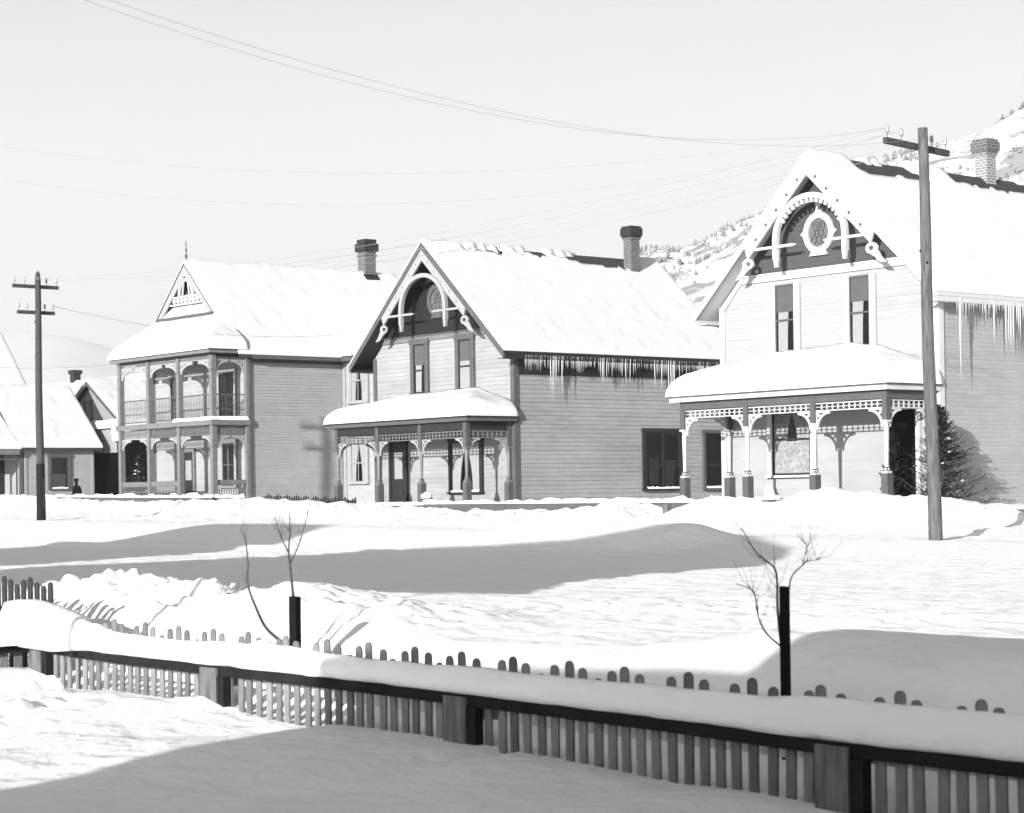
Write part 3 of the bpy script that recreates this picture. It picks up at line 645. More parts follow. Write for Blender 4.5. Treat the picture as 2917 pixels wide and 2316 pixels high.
        if i != 2:
            frieze(h, fn, u0, u1, zf0+.02, .66, mp, .12, fat=.018, name='balustrade', rail=.05)
            w = MB(); w.bar((u0, .76), (u1, .76), .18, .1, mp, fn, -.05); w.build('handrail', h)
        else:
            frieze(h, fn, u0, u1, zf0+.02, .3, mp, .12, fat=.02, name='gate_rail', rail=.04)
    # openings
    window(h, f, -2.15, -.95, 3.45, 5.35, M['light'], M['dark'], curtain=None, mull=1, bars=0, meet=.5, cw=.14)
    window(h, f, -6.15, -5.35, 3.45, 5.35, M['light'], M['dark'], curtain='left', meet=.5)
    window(h, f, -1.95, -1.0, .6, 2.4, M['light'], M['mid'], curtain=None, mull=1, meet=.5, cw=.16)
    door(h, f, -5.2, -4.35, zf0, 2.1, M['midlt'], M['dark'], pane=True)
    f2 = FR(4.82)
    window(h, f2, .6, 1.7, 4.1, 5.75, M['light'], M['light'], curtain='sides', meet=.55, bars=1, cw=.2, d0=.02)
    window(h, f2, .55, 1.65, .68, 2.34, M['light'], M['light'], curtain='sides', meet=.5, bars=1, cw=.16, d0=.02)
veranda_house()

# ------------------------------------------------------------------ far houses on the left
def simple_gable(nm, t, b, W, D, base, eave, ridge, sid, label, snowT=.25, ov=.35, seed=1, face='front', trim=None, extra=None, group='snowed-in houses at the far end of the street'):
    x, y = TB(t, b); h = thing(nm, (x, y, 0), HROT, label, 'house', group); trim = trim or M['mid']
    xc = -W/2; S = (ridge-eave)/(W/2+ov); rz = lambda q: ridge-S*abs(q-xc); zw = rz(0)-.15
    w = MB(); prof = [(-W, base-1), (0, base-1), (0, zw), (xc, ridge-.2), (-W, zw)]
    w.raw([(p, 0, z) for p, z in prof]+[(p, D, z) for p, z in prof], [(0, 1, 2, 3, 4), (9, 8, 7, 6, 5), (0, 5, 6, 1), (1, 6, 7, 2), (2, 7, 8, 3), (3, 8, 9, 4), (4, 9, 5, 0)], sid)
    siding(w, SR(0), base-.2, zw, const(0), const(D), sid, .2, .022)
    siding(w, FR(0), base-.2, ridge-.4, lambda z: max(-W, xc-(ridge-.2-z)/S), lambda z: min(0, xc+(ridge-.2-z)/S), sid, .2, .02)
    w.build('wall', h)
    w = MB()
    for sgn in (-1, 1):
        xe = xc+sgn*(W/2+ov); poly = [(xc, ridge-.02), (xe, rz(xe)-.02), (xe, rz(xe)-.14), (xc, ridge-.14)]
        w.raw([(p, -.35, z) for p, z in poly]+[(p, D+.35, z) for p, z in poly], [(0, 1, 2, 3), (7, 6, 5, 4), (0, 4, 5, 1), (1, 5, 6, 2), (2, 6, 7, 3)], M['roof'])
        w.prism([(xc, ridge), (xe, rz(xe)), (xe, rz(xe)-.24), (xc, ridge-.28)], .35, .4, trim, FR(0))
    w.box(.02, .05, .05, D-.05, zw-.12, zw+.02, trim)
    w.build('roof', h)
    snowgrid('roof_snow', h, (-W-ov-.02, ov+.02), (-.4, D+.37), lambda p, q: ridge-.02-S*np.sqrt((p-xc)**2+.01)+.07*S, snowT, .2, seed=seed, nz=.04)
    return h
# far-left tall house (its side wall and rear corner show) and its kitchen wing
g1 = simple_gable('house', 106., 43.2, 7., 8.5, .3, 5.6, 9.6, M['sidG'], 'tall house with steep snowy roof cut off by the left edge', seed=40, ov=.45)
g2 = simple_gable('house', 98.6, 48.05, 6.4, 3.95, .3, 2.85, 6.1, M['sidA'], 'low clapboard house with a big snow roof behind the far utility pole', seed=48, trim=M['mid'])
w = MB(); w.box(-2.2, .3, -4.2, -.36, 2.66, 2.76, M['dark']); w.box(.25, .32, -4.2, -.36, 2.5, 2.8, M['midlt']); w.build('porch_roof', g2)
snowgrid('porch_snow', g2, (-2.4, .38), (-4.2, -.3), lambda x, y: 2.8+(.38-x)*.72, .26, .2, seed=44, free=(0, 1, 1, 1))
for yy in (-.15, -1.75, -3.35):
    w = MB(); w.box(-.12, .04, yy-.08, yy+.08, .1, 2.65, M['mid']); w.build('porch_post', g2)
    if yy > -3: frieze(g2, SR(-.04), yy-1.52, yy-.08, 2.25, 2.5, M['midlt'], .12)
w = MB(); w.box(-2.3, -2.2, -4.2, 0, .1, 4.3, M['dark']); w.build('wall', g2)
w = MB(); w.box(-2.195, -2.15, -1.9, -.6, .2, 2.3, M['black']); w.build('door', g2)
window(g2, SR(0.02), 1.5, 2.4, .75, 2.35, M['mid'], M['dark'], curtain='full', blind=.5, snow=True, cw=.18)
for a_ in (0, 3.8):
    w = MB(); w.box(.0, .05, a_, a_+.15, .1, 2.5, M['light']); w.build('corner_board', g2)
g3 = simple_gable('house', 106., 58., 8., 9, .3, 4.4, 7.1, M['sidE'], 'pale gabled house peeping out beyond the low snow roof', seed=52, ov=.3, snowT=.2)
window(g3, FR(0), -4.9, -4.1, 4.6, 5.9, M['mid'], M['dark'], curtain=None, cw=.1)
g4 = simple_gable('house', 138., 84., 9., 18, .3, 4.5, 9.2, M['sidE'], 'broad snow-roofed house with a dark chimney, farthest on the left', seed=57, ov=.3)
g4.rotation_euler = (0, 0, HROT+PI/2); g4.location = (*TB(134., 80.), 0)
w = MB(); w.box(-4.8, -4.2, 11.6, 12.2, 8.4, 9.9, M['brickd']); w.box(-4.9, -4.1, 11.5, 12.3, 9.9, 10.2, M['brickd']); w.build('chimney', g4)
x, y = TB(93.2, 53.); bn = thing('barn', (x, y, 0), HROT, 'black tarred shed beside the veranda house', 'barn')
w = MB(); w.box(-7.3, 0, 0, 5, -.6, 2.6, M['barn']); w.box(-4.6, 0, -.03, 4.9, 2.6, 3.15, M['barn']); w.build('wall', bn)
w = MB(); w.box(-4.7, .1, -.12, 5.2, 3.15, 3.2, M['roof']); w.box(-7.35, -4.61, -.05, 4.9, 2.601, 3.9, M['sidE']); w.build('roof', bn)
snowgrid('roof_snow', bn, (-7.5, .2), (-.3, 5.3), lambda x, y: np.where(x < -4.6, 3.91, 3.21)+.3*sstep(0, 5, y), .45, .35, seed=61)

# ------------------------------------------------------------------ ground
BT = np.array([(-60, -1.95), (5, -1.95), (7, -1.97), (8.6, -1.95), (9.5, -1.91), (10.1, -1.93), (11.3, -1.87), (11.8, -1.86), (11.95, -1.91), (12.1, -1.84), (13.6, -1.83), (14.2, -1.84), (14.4, -1.90),
    (15.2, -1.87), (15.6, -1.84), (15.95, -1.76), (16.1, -1.72), (16.5, -1.81), (17.5, -1.8), (18.05, -1.8), (18.2, -1.87), (18.6, -1.9), (18.9, -1.84), (19.1, -1.72), (19.5, -1.66), (20, -1.75), (40, -1.8)])
CR = np.array([(-60, -1.1), (9, -1.06), (11, -1.05), (11.6, -1.12), (12.3, -1.22), (13.5, -1.25), (14.5, -1.23), (15.6, -1.15), (16.6, -1.05), (17.4, -.95), (17.9, -.94), (18.3, -1.1), (18.8, -1.14), (19.5, -1.03), (21.5, -.98), (22.5, -1.1), (24, -1.2), (60, -1.2)])
FC = np.array([(-60, -1.1), (20, -.9), (31, -.66), (33, -.42), (34.5, -.28), (36, -.18), (37.5, -.02), (38.6, -.2), (39.6, -.35), (40.8, -.27), (41.6, -.2), (42.2, -.5), (42.8, -1.0), (43.4, -.95), (44.2, -.6), (45.3, -.33), (47, -.53), (50, -.62), (53, -.61), (56, -.5),
    (60, -.28), (64, -.14), (66, -.02), (67.3, .0), (69, -.1), (78, -.1), (82, .1), (84.4, .25), (90, .3), (140, .5)])
YD = np.array([(-60, -.6), (36, -.5), (55, -.45), (66, -.42), (73, -.22), (85, .0), (98, .2), (140, .5)])
def ground(t, b):
    t = np.asarray(t, float); b = np.asarray(b, float)
    T = lambda A: np.interp(t, A[:, 0], A[:, 1])
    zy = T(BT); zc = T(CR); zf = T(FC); yd = T(YD)
    tilt = .012*(np.clip(t, 20, 90)-30)
    road = -1.24+.0*t
    # yard: low swell further from the fence
    k = sstep(4.5, 9.3, b)
    z = (-1.9+.10*fbm(t*.25, b*.25, 3, 2))*(1-k)+zy*k
    z = z-.05*np.exp(-((b-9.2)/.35)**2)*0
    up = sstep(9.7, 10.9, b); z = z*(1-up)+(-1.36)*up
    u2 = sstep(10.1, 11.3, b); z = z*(1-u2)+zc*u2
    u3 = sstep(11.8, 13.8, b); z = z*(1-u3)+road*u3
    u4 = sstep(28., 33., b); z = z*(1-u4)+(-.98+tilt*.9)*u4
    u5 = sstep(34., 38.5, b); z = z*(1-u5)+(-.84+tilt*.7)*u5
    u6 = sstep(38.3, 41., b); z = z*(1-u6)+zf*u6
    u7 = sstep(41.6, 43.2, b); z = z*(1-u7)+yd*u7
    # windrow on the far side of the road
    wr = sstep(30.8, 32.2, t)*(1-sstep(37.5, 41, t)); ridge = np.exp(-((b-31.-.1*(t-34))/1.1)**2)
    z = z+wr*ridge*(.42+.10*vnoise(t*1.1, b*0+3, 8))
    z = z+.12*np.exp(-((b-27.8-.6*vnoise(t*.2, 0*b, 3))/.7)**2)*sstep(36, 42, t)
    # trodden path by the low house
    z = z-.65*np.exp(-((b-44.6)/.8)**2)*sstep(82, 84, t)*(1-sstep(91, 93, t))
    # relief
    onroad = sstep(12.5, 14, b)*(1-sstep(28, 31, b))
    z = z+onroad*(.030*fbm(t*.5+.15*b, b*3.2, 12, 3)+.02*fbm(t*1.2, b*.8, 15, 3))
    pile = np.exp(-((b-11.6)/1.0)**2)*(sstep(14.8, 16, t)*.55+sstep(18.2, 19.2, t)*.45)
    bil = lambda f, sd: np.abs(vnoise(t*f, b*f, sd))*2
    z = z+pile*(.15*fbm(t*2.6, b*2.6, 22, 5)+.13*bil(3.3, 27)+.08*bil(6.7, 28)+.05*bil(12, 29))
    edge = sstep(11, 13, t)*(1-sstep(17, 20, t))*np.exp(-((b-15.5)/3.)**2); z = z+edge*(.05*bil(2.2, 61)+.035*bil(5, 62))
    sm = np.exp(-((b-11.6)/1.2)**2)*(1-sstep(14.8, 16, t)); z = z+sm*.04*fbm(t*1.4, b*1.4, 24, 3)
    fb_ = sstep(33, 37, b)*(1-sstep(42.8, 43.6, b)); z = z+fb_*(.17*fbm(t*.7, b*.9, 33, 4)+(.10*fbm(t*2.1, b*2.1, 35, 4)+.10*bil(2.6, 36)+.06*bil(5.5, 37))*sstep(37.5, 39.5, b))
    yv = (1-sstep(9, 9.6, b)); z = z+yv*(.035*fbm(t*.9, b*.9, 44, 3)+.02*sstep(13, 16, t)*fbm(t*3, b*3, 46, 3))
    for q in (0, .34):
        d = (t-16.2-q)-(b-7.6)*.56-.35*np.sin((b-6)*.7); z = z-.05*np.exp(-(d/.07)**2)*sstep(4, 5, b)*(1-sstep(9.1, 9.4, b))
    z = z+.006*sstep(3, 6, b)*(1-sstep(46, 50, b))*fbm(t*5, b*5, 57, 3)
    z = z+yv*sstep(15.5, 17.5, t)*np.exp(-((b-8.6)/1.2)**2)*(.10*bil(1.7, 91)+.05*bil(4, 92))+.012*bil(1.3, 95)*sstep(12.5, 14, b)*(1-sstep(28, 31, b))
    far = sstep(50, 70, np.hypot(t-60, b-40)*.5); z = z+far*.3*fbm(t*.02, b*.02, 51, 3)
    z = z-1.2*(1-sstep(-300, -40, b)) 
    return z
def graded(segs):
    out = []
    for a, b, h in segs: out += list(np.arange(a, b, h))
    return np.array(out+[segs[-1][1]])
tt = graded([(-9000, -1000, 800), (-1000, -200, 100), (-200, -30, 12), (-30, 2, 1.2), (2, 6, .3), (6, 23, .075), (23, 32, .16), (32, 60, .24), (60, 92, .4), (92, 130, 2), (130, 400, 20), (400, 1200, 100), (1200, 10000, 800)])
bb = graded([(-9000, -1000, 800), (-1000, -200, 100), (-200, -30, 15), (-30, 0, 2), (0, 4, .3), (4, 9.3, .09), (9.3, 15, .06), (15, 30, .11), (30, 44, .13), (44, 50, .4), (50, 100, 2.5), (100, 400, 20), (400, 1200, 100), (1200, 10000, 800)])
gt, gb = np.meshgrid(tt, bb); gz = ground(gt, gb)
P3 = np.stack([gt*AX[0]+gb*BX[0], gt*AX[1]+gb*BX[1], gz], -1).reshape(-1, 3)
ny, nx = gt.shape; idx = np.arange(ny*nx).reshape(ny, nx)
Q = np.stack([idx[:-1, :-1], idx[1:, :-1], idx[1:, 1:], idx[:-1, 1:]], -1).reshape(-1, 4)
me = bpy.data.meshes.new('snow_ground'); me.vertices.add(len(P3)); me.vertices.foreach_set('co', P3.ravel())
me.loops.add(Q.size); me.loops.foreach_set('vertex_index', Q.ravel().astype(np.int32)); me.polygons.add(len(Q))
me.polygons.foreach_set('loop_start', np.arange(0, Q.size, 4, dtype=np.int32)); me.polygons.foreach_set('loop_total', np.full(len(Q), 4, dtype=np.int32))
me.polygons.foreach_set('use_smooth', np.ones(len(Q), bool)); me.update(calc_edges=True); me.validate(); me.materials.append(M['snow'])
gr = bpy.data.objects.new('snow_ground', me); COL.objects.link(gr); tag(gr, 'deep snow over yard, street and banks', None, None, 'structure')
def gz1(t, b): return float(ground(np.array([t]), np.array([b]))[0])

# ------------------------------------------------------------------ hills
def heightmesh(name, X, Y, zfun, m, label):
    gx, gy = np.meshgrid(X, Y); z = zfun(gx, gy); nyy, nxx = gx.shape
    V = np.stack([gx, gy, z], -1).reshape(-1, 3).tolist()
    F = [(j*nxx+i, j*nxx+i+1, (j+1)*nxx+i+1, (j+1)*nxx+i) for j in range(nyy-1) for i in range(nxx-1)]
    mb = MB(); mb.raw(V, F, m, True); o = mb.build(name); tag(o, label, None, None, 'structure'); return o
hm = mat('hill snow', .8, .9, spec=.05); nt = hm.node_tree; p = nt.nodes['Principled BSDF']
tc = nt.nodes.new('ShaderNodeTexCoord'); n = nt.nodes.new('ShaderNodeTexNoise'); n.inputs['Scale'].default_value = .11; n.inputs['Detail'].default_value = 9; n.inputs['Roughness'].default_value = .68
nt.links.new(tc.outputs['Object'], n.inputs['Vector']); cr = nt.nodes.new('ShaderNodeValToRGB'); cr.color_ramp.elements[0].position = .47; cr.color_ramp.elements[0].color = (.8, .8, .8, 1)
cr.color_ramp.elements[1].position = .56; cr.color_ramp.elements[1].color = (.27, .27, .27, 1); nt.links.new(n.outputs['Fac'], cr.inputs[0]); nt.links.new(cr.outputs[0], p.inputs['Base Color'])  # dark patches also lightened, haze put into the colour
RP = np.array([(-.30, 3), (-.02, 5), (.03, 20), (.045, 36), (.062, 43), (.085, 42.5), (.11, 47), (.14, 53), (.17, 59), (.20, 61.5), (.225, 63), (.245, 67), (.30, 72), (.5, 90), (1.2, 60)])
def hillz(x, y):
    r = np.interp(x/np.maximum(y, 60), RP[:, 0], RP[:, 1]); k = sstep(170, 390, y)*(1-.6*sstep(430, 900, y))
    return r*k*1.0+(3.5*fbm(x*.03, y*.03, 71, 4)+1.2*fbm(x*.15, y*.15, 75, 3))*k-3*(1-k)
heightmesh('hill', np.arange(-120, 700, 5.), np.concatenate([np.arange(160, 460, 4.), np.arange(460, 1000, 25.)]), hillz, hm, 'snowy hillside with dark scrub rising behind the houses')
RL = np.array([(-3., 60), (-.6, 230), (-.35, 330), (-.25, 300), (-.22, 320), (-.17, 270), (-.12, 230), (-.05, 150), (.02, 90), (.1, 40), (.5, 20)])
def mtz(x, y):
    x = x/1.9; y = y/1.9
    r = .72*np.interp(x/np.maximum(y, 300), RL[:, 0], RL[:, 1]); k = sstep(1400, 2900, y)
    return 1.9*(r*k+(22*fbm(x*.002, y*.002, 81, 3))*k-4*(1-k))
heightmesh('mountain', np.arange(-7600, 4560, 114.), np.arange(2565, 6270, 114.), mtz, M['snow'], 'pale far mountain fading into the haze')
def lowz(x, y):
    k = sstep(240, 420, y); return (17+5*fbm(x*.02, y*.02, 91, 3))*k*(1-sstep(-20, 40, x))-3*(1-k)
heightmesh('wooded_slope', np.arange(-420, 60, 6.), np.arange(230, 520, 8.), lowz, hm, 'low wooded rise beyond the houses')
def conifers(name, spots, label, wd=.2):
    w = MB(); rs = random.Random(5)
    for (x, y, z, H) in spots:
        n = 6; a0 = rs.random()*6; nt_ = 3
        for k in range(nt_):
            zb = z+H*(.02+.25*k); zt = z+H*(.5+.25*k); r = H*wd*(1-.2*k)*rs.uniform(.7, 1.3)
            ring = [(x+r*rs.uniform(.6, 1.25)*math.cos(a0+2*PI*i/n+k), y+r*rs.uniform(.6, 1.25)*math.sin(a0+2*PI*i/n+k), zb+rs.uniform(-.05, .05)*H) for i in range(n)]
            V = ring+[(x+rs.uniform(-.02, .02)*H, y, zt)]; w.raw(V, [(i, (i+1) % n, n) for i in range(n)], M['hillveg'])
        w.raw([(x-.1, y, z-.5), (x+.1, y, z-.5), (x, y+.1, z-.5), (x, y, z+H*.3)], [(0, 1, 3), (1, 2, 3), (2, 0, 3)], M['hillveg'])
    o = w.build(name); tag(o, label, None, None, 'stuff')
rs = random.Random(11); sp = []
xs_ = np.array([rs.uniform(-10, 170) for i in range(16000)]); ys_ = np.array([rs.uniform(230, 430) for i in range(16000)])
nn = fbm(xs_*.025, ys_*.025, 99, 4); zz = hillz(xs_, ys_)
for i in range(16000):
    if nn[i] > .06: sp.append((xs_[i], ys_[i], zz[i], rs.uniform(.35, 1.3)))
conifers('hillside_trees', sp[:4500], 'scattered dark scrub and small trees on the snowy hillside', .42)
sp = []
xs_ = np.array([rs.uniform(-170, -20) for i in range(1500)]); ys_ = np.array([rs.uniform(380, 500) for i in range(1500)]); zz = lowz(xs_, ys_)
for i in range(1500): sp.append((xs_[i], ys_[i], zz[i], rs.uniform(4, 8)))
conifers('forest', sp, 'hazy belt of trees beyond the low houses')

# ------------------------------------------------------------------ near picket fence
fx, fy = TB(0, FB)
LROT = math.atan2(AX[1], AX[0])          # local x runs up the street, local -y... towards the far side
# local frame of the near fence: x = t, y = -(b - FB)
nf = thing('picket_fence', (fx, fy, 0), LROT, 'dark railed picket fence loaded with snow across the front yard', 'fence')
RT = np.array([(2, -1.56), (7.3, -1.53), (8.7, -1.53), (10, -1.50), (12.2, -1.475), (13.6, -1.46), (18, -1.44), (19.5, -1.40), (20, -1.40)])
rail_top = lambda t: float(np.interp(t, RT[:, 0], RT[:, 1]))
TP = np.array([(2, -1.22), (7.5, -1.20), (10, -1.18), (13.6, -1.15), (17.9, -1.115), (20, -1.1)])
tall = lambda t: float(np.interp(t, TP[:, 0], TP[:, 1]))
def fbox(w, t0, t1, y0, y1, za, zb, m):   # sloping bar following two heights at each end
    w.raw([(t0, y0, za[0]), (t1, y0, zb[0]), (t1, y1, zb[0]), (t0, y1, za[0]), (t0, y0, za[1]), (t1, y0, zb[1]), (t1, y1, zb[1]), (t0, y1, za[1])],
          [(0, 1, 2, 3), (4, 7, 6, 5), (0, 4, 5, 1), (1, 5, 6, 2), (2, 6, 7, 3), (3, 7, 4, 0)], m)
w = MB(); k = 3.
while k < 19.4:
    e = min(k+1.2, 19.5); fbox(w, k, e, .03, .085, (rail_top(k)-.085, rail_top(k)), (rail_top(e)-.085, rail_top(e)), M['fencedk']); k = e
w.build('top_rail', nf)
w = MB(); k = 3.
while k < 19.4:
    e = min(k+1.2, 19.5); fbox(w, k, e, .02, .06, (-2.3, -2.22), (-2.3, -2.22), M['fencedk']); k = e
w.build('bottom_rail', nf)
def picket_mesh(wd, th, H, m):
    w = MB(); n = 6; prof = [(-wd/2, 0), (wd/2, 0)]+[(wd/2*math.cos(i/n*PI), H-wd/2+wd*.5*math.sin(i/n*PI)) for i in range(n+1)]
    w.prism(prof, 0, th, m, lambda u, v, d: (u, d, v)); return w
pk0 = None; t0 = 10.0+.605*.0; PITCH = .1512
t = 3.4; i0 = round((t-10.015)/PITCH); posts_t = [(8.43, 8.8), (12.1, 12.57), (15.56, 16.13), (19.05, 19.5), (4.9, 5.25)]
kk = i0; rs = random.Random(3)
while True:
    t = 10.015+kk*PITCH; ph = kk % 4; kk += 1
    if t > 19.45: break
    drop = {0: 0, 1: .038, 2: .105, 3: .038}[ph] * (1+.2*(t < 10))
    top = tall(t)-drop+rs.uniform(-.006, .006); H = 1.35
    if pk0 is None: pk0 = picket_mesh(.08, .018, H, M['fence']).build('picket', nf); pk = pk0
    else: pk = pk0.copy(); COL.objects.link(pk)
    pk.location = (t+rs.uniform(-.004, .004), .0, top-H); pk.rotation_euler = (0, rs.uniform(-.022, .022), 0)
for a, b_ in posts_t:
    w = MB(); a2 = b_-.27; w.box(a2, b_, .088, .11, -2.6, rail_top(b_)-.02, M['postw']); w.box(a2+.02, b_-.02, -.02, .087, -2.6, rail_top(b_)-.09, M['fencedk'])
    w.box(a2-.11, a2-.005, .022, .1, -2.6, rail_top(b_)-.09, M['fencedk']); w.build('fence_post', nf)  # black body and side strip stand in for the post's shaded side
# snow lying along the rail
w = MB(); ST = np.array([(2, -1.27), (7.3, -1.27), (8.5, -1.27), (9.2, -1.285), (10, -1.28), (13, -1.27), (14.5, -1.26), (15.15, -1.22), (15.25, -1.19), (15.45, -1.24), (16.8, -1.25), (17.9, -1.23), (18.3, -1.18), (18.7, -1.10), (19.1, -1.02), (19.6, -.98), (20.2, -1.0)])
ts = np.arange(3., 19.9, .045); R_ = []
for t in ts:
    zt = float(np.interp(t, ST[:, 0], ST[:, 1]))+.02*float(fbm(t*1.7, 0, 61, 4)); zr = rail_top(t); big = float(sstep(18.2, 18.9, t)); nz_ = .035*float(fbm(t*2.3, 7, 63, 4))
    yo = .095+nz_+.13*big; zr2 = zr-.05*big
    prof = [(.03, zr+.002), (yo-.01, zr2+.004), (yo+.012+.05*big, zr2+.05), (yo-.0+.03*big, zr+(zt-zr)*.55), (yo-.045, zt-.022), (yo*.3, zt), (-.05, zt-.004), (-.10-.1*big, zt-.05), (-.12-.1*big, zt-.4)]
    R_.append([(t, y, z+.006*float(vnoise(t*5, i*3.3, 66))) for i, (y, z) in enumerate(prof)])
n = len(R_[0]); w.raw([q for r in R_ for q in r], [(i*n+j, i*n+j+1, (i+1)*n+j+1, (i+1)*n+j) for i in range(len(R_)-1) for j in range(n-1)], M['snow'], True)
w.build('rail_snow', nf)
# side fence running back towards the house, and the gate beyond the corner
sx, sy = TB(19.5, FB); sf = thing('picket_fence', (sx, sy, 0), LROT+PI/2+PI, 'short side fence turning off at the left corner of the yard', 'fence')
# local x towards -y of the near fence => towards the camera side
sf.rotation_euler = (0, 0, math.atan2(-BX[1], -BX[0]))
w = MB(); w.box(.1, 6, -.03, .03, -1.5, -1.40, M['fencedk']); w.build('top_rail', sf)
sp0 = None
for i in range(30):
    if sp0 is None: sp0 = picket_mesh(.084, .02, 1.3, M['fence']).build('picket', sf); q = sp0
    else: q = sp0.copy(); COL.objects.link(q)
    q.location = (.2+i*.15, -.05, -1.42-1.3+[.0, .02, .05, .02][i % 4])
snowgrid('rail_snow', sf, (-.05, 6), (-.12, .12), lambda x, y: 0*x-1.40, .3, .12, seed=71, m='snow')
x, y = TB(19.36, FB+.12); gate = thing('gate', (x, y, 0), LROT, 'taller picket gate with scalloped top at the left edge, snow behind it', 'gate')
g0 = None
for i, z in enumerate([-.80, -.84, -.81, -.76, -.79, -.84, -.79, -.76, -.80, -.84, -.79, -.76]):
    if g0 is None: g0 = picket_mesh(.088, .022, 1.3, M['gateshade']).build('picket', gate); q = g0
    else: q = g0.copy(); COL.objects.link(q)
    q.location = (.06+i*.151, 0, z-1.3)
w = MB(); w.box(0, 1.85, -.05, -.01, -1.16, -1.08, M['fence']); w.box(0, 1.85, -.05, -.01, -1.85, -1.77, M['fence']); w.build('gate_rail', gate)

# ------------------------------------------------------------------ low fences across the street
def lowfence(t0, t1, b, label, kind):
    x, y = TB(t0, b); f_ = thing('picket_fence' if kind == 'picket' else 'board_fence', (x, y, 0), LROT, label, 'fence', 'low fences in front of the houses'); L = t1-t0
    N = int(L/1.2)
    zt = [gz1(t0+L*i/N, b) for i in range(N+1)]
    return f_, N, zt, L
def board_fence(t0, t1, b, ztop0, ztop1, hb, label, gaps=(), snow=.08):
    x, y = TB(t0, b); f_ = thing('board_fence', (x, y, 0), LROT, label, 'fence', 'low fences in front of the houses'); L = t1-t0
    w = MB(); w.raw([(0, -.03, ztop0-hb), (L, -.03, ztop1-hb), (L, .03, ztop1-hb), (0, .03, ztop0-hb), (0, -.03, ztop0), (L, -.03, ztop1), (L, .03, ztop1), (0, .03, ztop0)],
          [(0, 1, 2, 3), (4, 7, 6, 5), (0, 4, 5, 1), (1, 5, 6, 2), (2, 6, 7, 3), (3, 7, 4, 0)], M['mid']); w.build('board', f_)
    n = int(L/2.4)+1
    for i in range(n+1):
        q = L*i/n; zt = ztop0+(ztop1-ztop0)*i/n; w = MB(); w.box(q-.06, q+.06, -.1, -.031, zt-1.2, zt-.04, M['mid']); w.build('fence_post', f_)
    if snow: snowgrid('rail_snow', f_, (-.02, L+.02), (-.07, .07), lambda x_, y_: ztop0+(ztop1-ztop0)*x_/L, snow, .06, seed=int(t0), m='snow', nz=.12)
    return f_
board_fence(43.6, 56.6, 42.2, -.23, -.20, .34, 'low board fence with a snow-topped rail before the grey middle house')
board_fence(38.6, 42.9, 42.2, -.29, -.26, .34, 'short low board fence between snow mounds before the white-trimmed porch', snow=.1)
board_fence(22., 33.6, 42.0, -.52, -.5, .16, 'dark bottom rail of fence along the side of the right-hand house', snow=0)
board_fence(68.6, 85., 42.5, .12, .30, .36, 'long snow-topped board fence before the veranda house', snow=.08)
def small_pickets(t0, t1, b, z0, z1, label):
    x, y = TB(t0, b); f_ = thing('picket_fence', (x, y, 0), LROT, label, 'fence', 'low fences in front of the houses'); L = t1-t0
    w = MB(); w.box(0, L, -.02, .02, z0-.2, z0-.12, M['dark']); w.box(0, L, -.02, .02, z0-.7, z0-.62, M['dark']); w.build('rail', f_)
    n = int(L/.16); w = MB()
    for i in range(n):
        u = i*.16; z = z0+(z1-z0)*i/n-[0, .05, .1, .05][i % 4]; w.prism([(u-.05, z-1), (u+.05, z-1), (u+.05, z-.05), (u, z), (u-.05, z-.05)], .02, .04, M['dark'], lambda a, v, d: (a, d, v))
    w.build('pickets', f_); return f_
small_pickets(62.2, 68.5, 43.3, .05, .26, 'tiny dark picket fence in the gap between the middle and veranda houses')

# posts across the street
def stubpost(t, b, z0, z1, wd, label, m, cap=None, name='fence_post', grp=None):
    x, y = TB(t, b); o = thing(name, (x, y, 0), HROT, label, 'post', grp); w = MB(); a = wd/2
    w.box(-a, a, -a, a, z0, z1, m)
    if cap: w.raw([(-a, -a, z1), (a, -a, z1), (a, a, z1), (-a, a, z1), (-a*2, -a*2, z1+.14), (a*2, -a*2, z1+.14), (a*2, a*2, z1+.14), (-a*2, a*2, z1+.14)], [(0, 1, 5, 4), (1, 2, 6, 5), (2, 3, 7, 6), (3, 0, 4, 7), (4, 5, 6, 7)], m)
    w.build('post', o, bevel=.01)
    if cap:
        w = MB(); w.lathe([(a*2, 0), (a*2.2, .06), (a*2., .15), (a*1.5, cap*.7), (a*.8, cap*.93), (.01, cap)], (0, 0, z1+.135), M['snow'], 12); w.build('snow_cap', o)
    return o
stubpost(43.0, 40.6, -1.7, -.27, .19, 'plain wooden post in front of the white-trimmed porch', M['postw'])
stubpost(39.6, 41.2, -1.2, -.34, .16, 'flared gate post wearing a tall ball of snow', M['mid'], cap=.42, name='gate_post', grp='snow-capped gate posts')
stubpost(57.4, 42.9, -1., -.16, .18, 'flared gate post with a flat snow cap before the middle house', M['mid'], cap=.22, name='gate_post', grp='snow-capped gate posts')

